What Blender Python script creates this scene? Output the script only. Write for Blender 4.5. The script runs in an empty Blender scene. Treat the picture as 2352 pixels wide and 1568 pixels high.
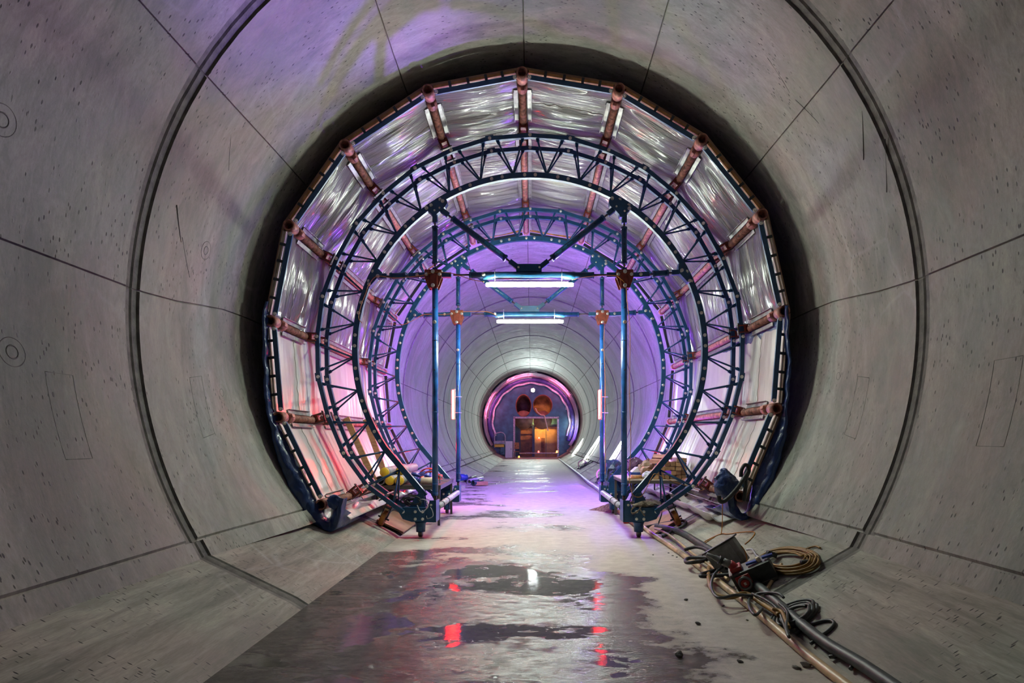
import bpy, bmesh, math, random
from mathutils import Vector, Matrix
random.seed(7)
PI = math.pi
sc = bpy.context.scene
C = sc.collection

# ------------------------------------------------------------------ camera, world, exposure
F = 1250.0; VX, VY = 1221.0, 1007.0; CZ = 1.5     # focal length in pixels, vanishing point, eye height
cd = bpy.data.cameras.new('camera'); cam = bpy.data.objects.new('camera', cd); C.objects.link(cam)
cam.location = (0, 0, CZ); cam.rotation_euler = (PI/2, 0, 0)
cd.sensor_width = 36; cd.lens = F/2352*36
cd.shift_x = (1176-VX)/2352; cd.shift_y = (VY-784)/2352
cd.clip_start = 0.05; cd.clip_end = 200
sc.camera = cam
w = bpy.data.worlds.new('world'); sc.world = w; w.use_nodes = True
w.node_tree.nodes['Background'].inputs[0].default_value = (0.60, 0.85, 0.82, 1)
w.node_tree.nodes['Background'].inputs[1].default_value = 0.02
sc.view_settings.view_transform = 'Standard'; sc.view_settings.look = 'None'
sc.view_settings.gamma = 1; sc.view_settings.use_curve_mapping = False
sc.view_settings.exposure = 0.0
sc.cycles.max_bounces = 7; sc.cycles.diffuse_bounces = 5; sc.cycles.glossy_bounces = 4
sc.cycles.sample_clamp_indirect = 8
sc.cycles.use_denoising = True
# lamp strengths (emission of the tubes themselves)
L_FORM = 450; L_FAR = 75; L_RED = 130; L_VIO = 1500; L_PINK = 95

# ------------------------------------------------------------------ tags
ORG = {}
def org(o): return ORG.get(o.name, Vector((0, 0, 0)))
def tag(o, label=None, cat=None, group=None, kind=None):
    if label: o['label'] = label
    if cat: o['category'] = cat
    if group: o['group'] = group
    if kind: o['kind'] = kind
    return o
def thing(name, label, cat, loc=(0, 0, 0), group=None):
    o = bpy.data.objects.new(name, None); C.objects.link(o)
    o.empty_display_size = .1
    o.location = loc; ORG[o.name] = Vector(loc)
    return tag(o, label, cat, group)
def link_mesh(name, me, parent=None):
    o = bpy.data.objects.new(name, me); C.objects.link(o)
    if parent is not None: o.parent = parent; ORG[o.name] = org(parent)
    return o
def copy_tree(o, parent=None):
    c = o.copy(); C.objects.link(c)
    if parent is not None: c.parent = parent
    ORG[c.name] = org(o)
    for ch in [x for x in KIDS.get(o.name, [])]:
        copy_tree(ch, c)
    return c
KIDS = {}

class MB:
    """collects shapes in world coordinates; build() makes ONE mesh object"""
    def __init__(s): s.v = []; s.f = []; s.uv = None; s.sm = []; s.mi = []
    def add(s, vs, fs, smooth=False, mi=0):
        n = len(s.v); s.v += [Vector(p) for p in vs]
        for f in fs: s.f.append([i+n for i in f]); s.sm.append(smooth); s.mi.append(mi)
        return s
    def box(s, c, d, rot=None, bev=0, mi=0):
        c = Vector(c); x, y, z = d[0]/2, d[1]/2, d[2]/2
        if bev:
            b = min(bev, x*.9, y*.9, z*.9); vs = []; bm = bmesh.new()
            bmesh.ops.create_cube(bm, size=1)
            for v in bm.verts: v.co = Vector((v.co.x*2*x, v.co.y*2*y, v.co.z*2*z))
            bmesh.ops.bevel(bm, geom=bm.edges[:], offset=b, segments=2, affect='EDGES', profile=.5)
            bm.verts.index_update()
            vs = [v.co.copy() for v in bm.verts]; fs = [[v.index for v in f.verts] for f in bm.faces]; bm.free()
        else:
            vs = [Vector((i*x, j*y, k*z)) for i in (-1, 1) for j in (-1, 1) for k in (-1, 1)]
            fs = [(0, 1, 3, 2), (4, 6, 7, 5), (0, 4, 5, 1), (2, 3, 7, 6), (0, 2, 6, 4), (1, 5, 7, 3)]
        if rot is not None: vs = [rot @ v for v in vs]
        return s.add([v+c for v in vs], fs, mi=mi)
    def bar(s, a, b, wy, h, up=(0, 1, 0), bev=0, mi=0):
        """box from a to b; wy = size along 'up', h = the other"""
        a, b = Vector(a), Vector(b); t = (b-a).normalized(); u = Vector(up); u = (u-t*u.dot(t)).normalized(); n = t.cross(u)
        return s.box((a+b)/2, ((b-a).length, wy, h), Matrix((t, u, n)).transposed(), bev, mi=mi)
    def tube(s, pts, r, n=10, cap=True, closed=False, mi=0, radii=None):
        pts = [Vector(p) for p in pts]; N = len(pts); vs = []; fs = []
        t0 = (pts[1]-pts[0]).normalized(); u = t0.orthogonal().normalized()
        for i, p in enumerate(pts):
            if closed: t = (pts[(i+1) % N]-pts[i-1]).normalized()
            elif i == 0: t = t0
            elif i == N-1: t = (pts[-1]-pts[-2]).normalized()
            else: t = ((pts[i+1]-p).normalized()+(p-pts[i-1]).normalized()); t = t.normalized() if t.length > 1e-6 else t0
            u = (u-t*u.dot(t)); u = u.normalized() if u.length > 1e-6 else t.orthogonal().normalized()
            w_ = t.cross(u); rr = radii[i] if radii else r
            vs += [p+(u*math.cos(2*PI*k/n)+w_*math.sin(2*PI*k/n))*rr for k in range(n)]
        m = N if closed else N-1
        for i in range(m):
            j = (i+1) % N
            for k in range(n): fs.append((i*n+k, i*n+(k+1) % n, j*n+(k+1) % n, j*n+k))
        s.add(vs, fs, True, mi)
        if cap and not closed:
            q = len(s.v)-len(vs)
            s.f.append([q+k for k in range(n)][::-1]); s.sm.append(False); s.mi.append(mi)
            s.f.append([q+(N-1)*n+k for k in range(n)]); s.sm.append(False); s.mi.append(mi)
        return s
    def lathe(s, p0, axis, prof, n=20, smooth=True, mi=0):
        """prof = [(distance along axis, radius)]"""
        p0 = Vector(p0); t = Vector(axis).normalized(); u = t.orthogonal().normalized(); w_ = t.cross(u); vs = []; fs = []
        for d, r in prof: vs += [p0+t*d+(u*math.cos(2*PI*k/n)+w_*math.sin(2*PI*k/n))*max(r, 1e-4) for k in range(n)]
        for i in range(len(prof)-1):
            for k in range(n): fs.append((i*n+k, i*n+(k+1) % n, (i+1)*n+(k+1) % n, (i+1)*n+k))
        return s.add(vs, fs, smooth, mi)
    def prism(s, poly, y0, y1, mi=0):
        """polygon in XZ pushed from y0 to y1"""
        n = len(poly); vs = [Vector((x, y0, z)) for x, z in poly]+[Vector((x, y1, z)) for x, z in poly]
        fs = [list(range(n))[::-1], [n+i for i in range(n)]]+[(i, (i+1) % n, n+(i+1) % n, n+i) for i in range(n)]
        return s.add(vs, fs, mi=mi)
    def sweep(s, pts, y, w_, h, mi=0):
        """rectangular section (h in the XZ plane, w along Y) along XZ points"""
        P = [Vector((p[0], 0, p[1])) for p in pts]; vs = []; fs = []; N = len(P)
        for i, p in enumerate(P):
            a = P[max(i-1, 0)]; b = P[min(i+1, N-1)]; t = (b-a).normalized(); n = Vector((-t.z, 0, t.x))
            if 0 < i < N-1:
                c_ = max(.5, ((P[i+1]-p).normalized().dot(t)))
            else: c_ = 1
            for a_, b_ in ((-1, -1), (1, -1), (1, 1), (-1, 1)): vs.append(p+n*(a_*h/2/c_)+Vector((0, y+b_*w_/2, 0)))
        for i in range(N-1):
            for k in range(4): fs.append((i*4+k, i*4+(k+1) % 4, i*4+4+(k+1) % 4, i*4+4+k))
        fs += [(3, 2, 1, 0), tuple((N-1)*4+k for k in range(4))]
        return s.add(vs, fs, mi=mi)
    def build(s, name, mats, parent=None, bevel=0):
        me = bpy.data.meshes.new(name); o0 = org(parent) if parent is not None else Vector((0, 0, 0))
        me.from_pydata([v-o0 for v in s.v], [], s.f)
        for p, q, m in zip(me.polygons, s.sm, s.mi): p.use_smooth = q; p.material_index = m
        if not isinstance(mats, (list, tuple)): mats = [mats]
        for m in mats: me.materials.append(m)
        bm = bmesh.new(); bm.from_mesh(me); bmesh.ops.recalc_face_normals(bm, faces=bm.faces[:]); bm.to_mesh(me); bm.free()
        o = link_mesh(name, me, parent)
        if parent is not None: KIDS.setdefault(parent.name, []).append(o)
        if bevel:
            b = o.modifiers.new('bevel', 'BEVEL'); b.width = bevel; b.segments = 2; b.limit_method = 'ANGLE'
        return o
def grid(name, fn, nu, nv, mats, parent=None, uv=(1, 1), thick=0, smooth=True):
    """surface fn(u, v), u and v in 0..1, with a UV map in metres"""
    o0 = org(parent) if parent is not None else Vector((0, 0, 0))
    vs = [Vector(fn(i/nu, j/nv))-o0 for i in range(nu+1) for j in range(nv+1)]
    fs = [(i*(nv+1)+j, (i+1)*(nv+1)+j, (i+1)*(nv+1)+j+1, i*(nv+1)+j+1) for i in range(nu) for j in range(nv)]
    me = bpy.data.meshes.new(name); me.from_pydata(vs, [], fs)
    l = me.uv_layers.new(name='UVMap')
    for p in me.polygons:
        p.use_smooth = smooth
        for li in p.loop_indices:
            k = me.loops[li].vertex_index; l.data[li].uv = ((k//(nv+1))/nu*uv[0], (k % (nv+1))/nv*uv[1])
    if not isinstance(mats, (list, tuple)): mats = [mats]
    for m in mats: me.materials.append(m)
    o = link_mesh(name, me, parent)
    if parent is not None: KIDS.setdefault(parent.name, []).append(o)
    if thick:
        sd = o.modifiers.new('solid', 'SOLIDIFY'); sd.thickness = thick; sd.offset = 0
    return o
def spline(pts, n=8, closed=False):
    P = [Vector(p) for p in pts]; out = []; N = len(P)
    for i in range(N if closed else N-1):
        if closed: a, b, c, d = P[i-1], P[i], P[(i+1) % N], P[(i+2) % N]
        else: a, b, c, d = P[max(i-1, 0)], P[i], P[i+1], P[min(i+2, N-1)]
        for k in range(n):
            t = k/n
            out.append(.5*((2*b)+(c-a)*t+(2*a-5*b+4*c-d)*t*t+(3*b-a-3*c+d)*t**3))
    if not closed: out.append(P[-1])
    return out
def at(px, py, y):                                   # point of the place at depth y seen at pixel px, py
    return Vector(((px-VX)*y/F, y, CZ+(VY-py)*y/F))
# ground: floor z=0 to x=+-2, then sloping benches up to the walls
XL, XR, SL, SR = -2.0, 2.0, .485, .583
def ground_z(x): return 0 if XL <= x <= XR else ((XL-x)*SL if x < XL else (x-XR)*SR)
def gnd(px, py, lift=0.0):                           # point lying 'lift' above floor or bench, seen at pixel px, py
    dx, dz = (px-VX)/F, (VY-py)/F; h = CZ-lift
    D = -h/dz
    if dx*D > XR: D = (h+SR*XR)/(SR*dx-dz)
    elif dx*D < XL: D = (h-SL*XL)/(-SL*dx-dz)
    return Vector((dx*D, D, ground_z(dx*D)+lift))

# ------------------------------------------------------------------ materials
def nm(name):
    m = bpy.data.materials.new(name); m.use_nodes = True; nt = m.node_tree
    return m, nt, nt.nodes['Principled BSDF']
def N(nt, t, **kw):
    n = nt.nodes.new(t)
    for k, v in kw.items(): setattr(n, k, v)
    return n
def ramp(nt, src, stops):
    r = N(nt, 'ShaderNodeValToRGB'); e = r.color_ramp.elements
    while len(e) < len(stops): e.new(.5)
    for k, (p, c) in enumerate(stops):
        e[k].position = p; e[k].color = c if len(c) == 4 else (*c, 1)
    nt.links.new(src, r.inputs[0]); return r.outputs[0]
def noise(nt, co, scale, detail=4, rough=.55, dist=0):
    n = N(nt, 'ShaderNodeTexNoise'); n.inputs['Scale'].default_value = scale
    n.inputs['Detail'].default_value = detail; n.inputs['Roughness'].default_value = rough; n.inputs['Distortion'].default_value = dist
    nt.links.new(co, n.inputs['Vector']); return n.outputs['Fac']
def mapping(nt, co, sx=1, sy=1, sz=1, loc=(0, 0, 0)):
    m = N(nt, 'ShaderNodeMapping'); m.inputs['Scale'].default_value = (sx, sy, sz); m.inputs['Location'].default_value = loc
    nt.links.new(co, m.inputs['Vector']); return m.outputs[0]
def coords(nt, which='Object'):
    return N(nt, 'ShaderNodeTexCoord').outputs[which]
def mix(nt, f, a, b, mode='MIX'):
    m = N(nt, 'ShaderNodeMix', data_type='RGBA', blend_type=mode)
    for k, v in ((0, f), (6, a), (7, b)):
        if hasattr(v, 'links'): nt.links.new(v, m.inputs[k])
        elif isinstance(v, (int, float)): m.inputs[k].default_value = v
        else: m.inputs[k].default_value = (*v, 1) if len(v) == 3 else v
    return m.outputs[2]
def math_(nt, op, a, b=0.0, clamp=False):
    m = N(nt, 'ShaderNodeMath', operation=op); m.use_clamp = clamp
    for k, v in ((0, a), (1, b)):
        if hasattr(v, 'links'): nt.links.new(v, m.inputs[k])
        else: m.inputs[k].default_value = v
    return m.outputs[0]
def bump(nt, bs, h, strength=.3, dist=.01):
    b = N(nt, 'ShaderNodeBump'); b.inputs['Strength'].default_value = strength; b.inputs['Distance'].default_value = dist
    nt.links.new(h, b.inputs['Height']); nt.links.new(b.outputs[0], bs.inputs['Normal'])
def simple(name, col, rough=.5, metal=0, var=.15, scale=8, bumpy=0, spec=.5, coat=0):
    m, nt, b = nm(name); co = coords(nt)
    n = noise(nt, co, scale, 5)
    dark = tuple(c*(1-var*1.6) for c in col); lite = tuple(min(1, c*(1+var)) for c in col)
    nt.links.new(ramp(nt, n, [(.3, dark), (.7, lite)]), b.inputs['Base Color'])
    b.inputs['Roughness'].default_value = rough; b.inputs['Metallic'].default_value = metal
    b.inputs['Specular IOR Level'].default_value = spec; b.inputs['Coat Weight'].default_value = coat
    if bumpy: bump(nt, b, noise(nt, co, scale*4, 4), bumpy, .01)
    return m
def emit(name, col, s):
    m, nt, b = nm(name)
    b.inputs['Base Color'].default_value = (.9, .9, .9, 1); b.inputs['Emission Color'].default_value = (*col, 1); b.inputs['Emission Strength'].default_value = s
    return m
def concrete(name, base=(.26, .252, .23), uv=True, specks=1.0, streak=(1, 1)):
    m, nt, b = nm(name); co = coords(nt, 'UV' if uv else 'Object')
    st = mapping(nt, co, streak[0], streak[1], 1)
    big = noise(nt, st, .55, 6, .6, .6); mid = noise(nt, mapping(nt, co, streak[0]*1.5, streak[1]*1.5, 1, (5, 3, 0)), 3.2, 9, .72, .6)
    d = tuple(c*.66 for c in base); l = tuple(c*1.14 for c in base)
    c1 = ramp(nt, big, [(.36, d), (.5, base), (.64, l)])
    c2 = mix(nt, .68, c1, ramp(nt, mid, [(.40, (.34, .345, .335)), (.5, (.5, .5, .5)), (.62, (.69, .67, .66))]), 'OVERLAY')
    # pinkish / green grey tint in large patches
    tint = ramp(nt, noise(nt, mapping(nt, co, 1, 1, 1, (9, 2, 0)), .9, 3), [(.4, (.93, 1, .95)), (.6, (1.05, .98, .97))])
    c3 = mix(nt, 1, c2, tint, 'MULTIPLY')
    # pale lime swirls
    vo = N(nt, 'ShaderNodeTexVoronoi', feature='DISTANCE_TO_EDGE'); vo.inputs['Scale'].default_value = 1.7
    wob = N(nt, 'ShaderNodeMix', data_type='VECTOR'); wob.inputs[0].default_value = .22
    nz = N(nt, 'ShaderNodeTexNoise'); nz.inputs['Scale'].default_value = 1.4; nz.inputs['Detail'].default_value = 5
    nt.links.new(co, nz.inputs['Vector']); nt.links.new(co, wob.inputs[4]); nt.links.new(nz.outputs['Color'], wob.inputs[5])
    nt.links.new(mapping(nt, wob.outputs[1], 1, 1, 1), vo.inputs['Vector'])
    line = ramp(nt, vo.outputs[0], [(0, (1, 1, 1)), (.035, (0, 0, 0))])
    area = ramp(nt, noise(nt, mapping(nt, co, .6, .6, 1, (1.3, 7.7, 0)), .9, 3), [(.52, (0, 0, 0)), (.66, (.55, .55, .55))])
    lime = mix(nt, 1, line, area, 'MULTIPLY')
    c4 = mix(nt, lime, c3, (.62, .61, .60)) if False else mix(nt, math_(nt, 'MULTIPLY', lime, .45), c3, (.52, .51, .50))
    # small blow holes
    sp = N(nt, 'ShaderNodeTexVoronoi'); sp.inputs['Scale'].default_value = 20 if name == 'concrete_lining' else 27; nt.links.new(mapping(nt, co, *((.5, 1.3) if name == 'concrete_lining' else (1.5, .38)), 1), sp.inputs['Vector'])
    hole = ramp(nt, sp.outputs['Distance'], [(.13, (1, 1, 1)), (.19, (0, 0, 0))])
    hm = ramp(nt, noise(nt, co, 1.1, 5, .7), [(.43, (0, 0, 0)), (.53, (1, 1, 1))])
    hf = math_(nt, 'MULTIPLY', hole, math_(nt, 'MULTIPLY', hm, .9*specks, True))
    grain = noise(nt, mapping(nt, co, streak[0]*9, streak[1]*9, 1), 4, 6, .75)
    c4 = mix(nt, .55, c4, ramp(nt, grain, [(.3, (.36, .36, .36)), (.5, (.5, .5, .5)), (.7, (.66, .66, .66))]), 'OVERLAY')
    c5 = mix(nt, hf, c4, (.03, .03, .028))
    nt.links.new(c5, b.inputs['Base Color'])
    nt.links.new(ramp(nt, mid, [(.35, (.55, .55, .55)), (.65, (.8, .8, .8))]), b.inputs['Roughness'])
    fine = noise(nt, co, 22, 6, .7)
    h = math_(nt, 'ADD', math_(nt, 'MULTIPLY', big, 2.5), math_(nt, 'ADD', math_(nt, 'MULTIPLY', fine, .25), math_(nt, 'MULTIPLY', hf, -1.2)))
    bump(nt, b, h, .35, .012)
    b.inputs['Specular IOR Level'].default_value = .25
    return m
M = {}
M['wall'] = concrete('concrete_lining', streak=(.6, 1.7))
M['bench'] = concrete('concrete_bench', (.30, .285, .25), True, 1.5, (.35, 2.6))
M['joint'] = simple('joint_mortar', (.13, .127, .11), .8, var=.3, scale=9, bumpy=.4)
M['seam'] = simple('seam_gap', (.05, .05, .045), .9)
def steel_blue():
    m, nt, b = nm('blue_painted_steel'); co = coords(nt)
    n = noise(nt, co, 7, 6, .7); chips = ramp(nt, noise(nt, co, 38, 4, .8), [(.70, (0, 0, 0)), (.74, (1, 1, 1))])
    c = ramp(nt, n, [(.3, (.005, .045, .10)), (.7, (.012, .085, .21))])
    nt.links.new(mix(nt, math_(nt, 'MULTIPLY', chips, .35), c, (.16, .17, .17)), b.inputs['Base Color'])
    b.inputs['Roughness'].default_value = .38
    return m
M['blue'] = steel_blue()
M['blue2'] = simple('blue_column_paint', (.02, .12, .38), .27, var=.3, scale=6)
M['dark'] = simple('dark_steel', (.02, .03, .035), .4, .3)
M['rod'] = simple('threaded_rod_steel', (.12, .11, .10), .4, .7)
M['red'] = simple('red_oxide_paint', (.26, .045, .022), .5, var=.35, scale=14, bumpy=.2)
M['redpipe'] = simple('rusty_red_pipe', (.42, .17, .12), .55, var=.5, scale=16, bumpy=.35)
M['alu'] = simple('grey_aluminium_angle', (.30, .30, .29), .4, .3, var=.25, scale=12)
M['bolt'] = simple('zinc_bolt', (.68, .68, .62), .3, .6, var=.1, scale=30)
M['orange_wood'] = simple('orange_timber', (.42, .19, .055), .6, var=.35, scale=10)
def wood_mat():
    m, nt, b = nm('timber'); co = coords(nt)
    ri = N(nt, 'ShaderNodeObjectInfo').outputs['Random']
    c = ramp(nt, noise(nt, mapping(nt, co, 6, 2, 22), 1.5, 6, .7, .6), [(.3, (.26, .145, .06)), (.7, (.52, .34, .17))])
    nt.links.new(mix(nt, 1, c, ramp(nt, ri, [(0, (.62, .60, .58)), (1, (1.15, 1.1, 1.02))]), 'MULTIPLY'), b.inputs['Base Color'])
    b.inputs['Roughness'].default_value = .65; return m
M['wood'] = wood_mat()
M['paleply'] = simple('pale_plywood', (.55, .47, .36), .6, var=.2)
M['white'] = simple('white_metal', (.7, .7, .7), .35, var=.05)
M['lampbody'] = simple('white_lamp_housing', (.62, .62, .6), .4, var=.05)
M['black'] = simple('black_rubber', (.022, .026, .026), .55, var=.3, scale=12, bumpy=.15)
M['grey_hose'] = simple('dark_grey_hose', (.055, .063, .062), .5, var=.35, scale=10, bumpy=.15)
M['beige'] = simple('beige_plastic_pipe', (.50, .36, .20), .42, var=.35, scale=5)
M['yhose'] = simple('yellow_brown_cable', (.27, .155, .035), .55, var=.3, scale=12)
M['ocable'] = simple('orange_cable_jacket', (.50, .20, .03), .5, var=.15)
M['greybox'] = simple('grey_plastic_box', (.22, .235, .225), .5, var=.35, scale=7, bumpy=.15)
M['socket_red'] = simple('red_socket_plastic', (.33, .02, .02), .35, var=.1)
M['yellowcap'] = simple('yellow_cap', (.75, .50, .02), .45, var=.08, scale=5)
M['greypipe'] = simple('grey_green_pipe', (.30, .32, .28), .5, var=.25, scale=6)
M['bluetool'] = simple('blue_plastic', (.015, .055, .25), .35, var=.2)
M['redtool'] = simple('red_plastic', (.55, .05, .02), .4, var=.2)
M['cream'] = simple('cream_plastic', (.62, .53, .38), .45, var=.2)
M['castorwheel'] = simple('orange_polyurethane', (.40, .14, .02), .45, var=.3)
M['skirt'] = simple('grey_white_membrane', (.50, .48, .45), .45, var=.35, scale=3, bumpy=.3)
M['sand'] = simple('brown_sand', (.22, .13, .09), .95, var=.5, scale=30, bumpy=.8)
M['greytube'] = simple('pale_grey_tube', (.40, .41, .45), .45, var=.3, scale=9)
M['brownboard'] = simple('brown_formwork_board', (.30, .17, .10), .55, var=.25, scale=3)
def tarp(name, col, rough=.35):
    m, nt, b = nm(name); co = coords(nt)
    n = noise(nt, co, 2.2, 6, .6, 1.2); vo = N(nt, 'ShaderNodeTexVoronoi'); vo.inputs['Scale'].default_value = 4.5; nt.links.new(co, vo.inputs['Vector'])
    nt.links.new(ramp(nt, n, [(.3, tuple(c*.6 for c in col)), (.7, tuple(c*1.4 for c in col))]), b.inputs['Base Color'])
    b.inputs['Roughness'].default_value = rough; b.inputs['Coat Weight'].default_value = .2
    bump(nt, b, math_(nt, 'ADD', n, vo.outputs['Distance']), .7, .05); return m
M['tarp'] = tarp('navy_tarpaulin', (.014, .04, .14))
M['gtarp'] = tarp('dark_green_tarpaulin', (.012, .055, .055))
M['bag'] = tarp('purple_grey_bag', (.10, .05, .09))
M['clearbag'] = tarp('clear_plastic_bag', (.6, .65, .7), .2)
M['sack'] = tarp('brown_sacking', (.28, .20, .13), .7)
def film(name, c0, c1, rough=.22, strength=.7, sy=11, wrin=1.0):
    m, nt, b = nm(name); co = coords(nt, 'UV')      # U runs along the tunnel, V across the bay
    wr = noise(nt, mapping(nt, co, sy, .4, 1), 1.3, 5, .62, .35)
    wr2 = noise(nt, mapping(nt, co, sy*3.2, 1.6, 1), 1.3, 3, .5, .5)
    big = noise(nt, co, 1.2, 3)
    nt.links.new(mix(nt, .6, ramp(nt, big, [(.35, c0), (.65, c1)]), ramp(nt, wr, [(.35, c0), (.65, c1)])), b.inputs['Base Color'])
    b.inputs['Roughness'].default_value = rough; b.inputs['Specular IOR Level'].default_value = .7
    b.inputs['Coat Weight'].default_value = .45; b.inputs['Coat Roughness'].default_value = .1
    bump(nt, b, math_(nt, 'ADD', wr, math_(nt, 'MULTIPLY', wr2, .4)), strength, .045*wrin)
    return m
M['film_hi'] = film('wrinkled_clear_film', (.13, .127, .125), (.235, .23, .225), .16, .75, 15, .8)
M['film_lo'] = film('smooth_pale_film', (.46, .435, .40), (.58, .55, .51), .38, .22, 6)
M['film_far'] = film('far_film', (.45, .42, .44), (.7, .66, .68), .3, .8, 5)
M['skirt'] = film('grey_white_skirt', (.42, .41, .39), (.66, .63, .59), .4, .6, 4)
M['tube_white'] = emit('lit_white_tube', (.90, 1, .84), L_FORM)
M['tube_far'] = emit('lit_cool_tube', (.93, 1, .95), L_FAR)
M['tube_red'] = emit('lit_red_tube', (1, .0022, .0014), L_RED)
M['tube_red2'] = emit('lit_red_tube_strong', (1, .0022, .0014), 420)
M['tube_red3'] = emit('lit_added_red_tube', (1, .0018, .006), 190)
M['tube_vio'] = emit('lit_added_violet_tube', (.24, .07, 1), L_VIO)
M['tube_vio2'] = emit('lit_added_violet_lens', (.24, .07, 1), 2600)
M['tube_pink'] = emit('lit_pink_tube', (1, .16, .34), L_PINK)
M['tube_end'] = emit('lit_end_tube', (.93, 1, .95), 50); M['tube_end_violet'] = emit('lit_end_violet_tube', (.24, .07, 1), 30)
M['flood'] = emit('lit_flood_lens', (.72, .92, 1), 90)
M['amber'] = emit('lit_amber_lens', (1, .35, .04), 12)
M['redled'] = emit('lit_red_lens', (1, .05, .03), 10)
M['tbm_blue'] = simple('dark_teal_steel', (.03, .13, .17), .45, var=.3, scale=2)
M['tbm_door'] = simple('ochre_steel_door', (.50, .30, .10), .5, var=.2, scale=2)
M['rust'] = simple('rust_brown_steel', (.22, .09, .04), .6, var=.4, scale=3)
def wet_floor():
    m, nt, b = nm('wet_concrete_floor'); co = coords(nt, 'Object')
    sep = N(nt, 'ShaderNodeSeparateXYZ'); nt.links.new(co, sep.inputs[0]); X, Y = sep.outputs[0], sep.outputs[1]
    n1 = noise(nt, mapping(nt, co, .55, .9, 1, (3.1, 1.7, 0)), 1.1, 7, .62, .5)
    n2 = noise(nt, mapping(nt, co, 1, 1.6, 1), 5, 7, .7, .3)
    # where water lies: near part mostly wet, dry strip beyond y=7.7, another wet stripe further on
    near = math_(nt, 'SUBTRACT', 1.0, math_(nt, 'MULTIPLY', math_(nt, 'SUBTRACT', Y, 6.0), .55), True)
    rightdry = math_(nt, 'MULTIPLY', math_(nt, 'SUBTRACT', X, .55), .30, True)
    bias = math_(nt, 'SUBTRACT', math_(nt, 'MULTIPLY', near, .22), rightdry)
    v = math_(nt, 'ADD', math_(nt, 'ADD', n1, math_(nt, 'MULTIPLY', math_(nt, 'SUBTRACT', n2, .5), .35)), bias)
    wet = ramp(nt, v, [(.52, (0, 0, 0)), (.60, (1, 1, 1))])
    pool = ramp(nt, v, [(.725, (0, 0, 0)), (.765, (1, 1, 1))])
    dryc = ramp(nt, n2, [(.3, (.36, .32, .27)), (.7, (.58, .53, .46))])
    wetc = ramp(nt, n2, [(.3, (.055, .05, .042)), (.7, (.15, .14, .12))])
    c = mix(nt, wet, dryc, wetc)
    grit = ramp(nt, noise(nt, mapping(nt, co, 1, 1.5, 1), 26, 5, .8), [(.62, (0, 0, 0)), (.68, (1, 1, 1))])
    c = mix(nt, math_(nt, 'MULTIPLY', grit, .6), c, (.045, .04, .035))
    nt.links.new(c, b.inputs['Base Color'])
    r = mix(nt, wet, (.6, .6, .6), ramp(nt, noise(nt, mapping(nt, co, 7, 15, 1), 1.0, 5, .75), [(.42, (.05, .05, .05)), (.56, (.27, .27, .27))])); r = mix(nt, pool, r, (.03, .03, .03))
    nt.links.new(r, b.inputs['Roughness']); b.inputs['Specular IOR Level'].default_value = .6
    # grainy skin everywhere except in the standing water
    g = noise(nt, mapping(nt, co, 40, 95, 1), 1.0, 3, .7)
    g2 = noise(nt, mapping(nt, co, 5, 12, 1), 1.0, 4, .6)
    h = math_(nt, 'ADD', g, math_(nt, 'MULTIPLY', g2, .35))
    h = math_(nt, 'MULTIPLY', h, math_(nt, 'SUBTRACT', 1.0, math_(nt, 'MULTIPLY', pool, .93)))
    bump(nt, b, h, .5, .014)
    return m
M['floor'] = wet_floor()

# ------------------------------------------------------------------ the tunnel lining
def sec(Y):
    t = min(1, max(0, (Y-4.9)/2.0)); t = t*t*(3-2*t)
    return 3.53+.13*t, 3.82-.16*t, 2.62+.23*t        # rx, rz, centre height
CX = -.035
def wall_pt(a, Y, off=0.0):                          # a: angle from the crown, left positive
    rx, rz, cz = sec(Y)
    return Vector((CX-(rx+off)*math.sin(a), Y, cz+(rz+off)*math.cos(a)))
FOOTL, FOOTR = .478, .56
def foot_a(zf, Y):
    rx, rz, cz = sec(Y); return math.acos((zf-cz)/rz)
YEND = 46.0
joints = [4.86-3.6+3.6*k for k in range(-1, 13)]
stations = []
y = -4.0
ys = set()
while y <= YEND+.01: ys.add(round(y, 3)); y += .5
ys = [q for q in ys if all(abs(q-j) > .12 for j in joints)]
st = [(q, 0, False) for q in ys]
for j in joints: st += [(j-.085, 0, True), (j-.068, .018, True), (j-.02, .020, True), (j-.01, .034, True), (j+.012, .020, True), (j+.068, .018, True), (j+.085, 0, False)]
st.sort(key=lambda s: s[0])
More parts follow.
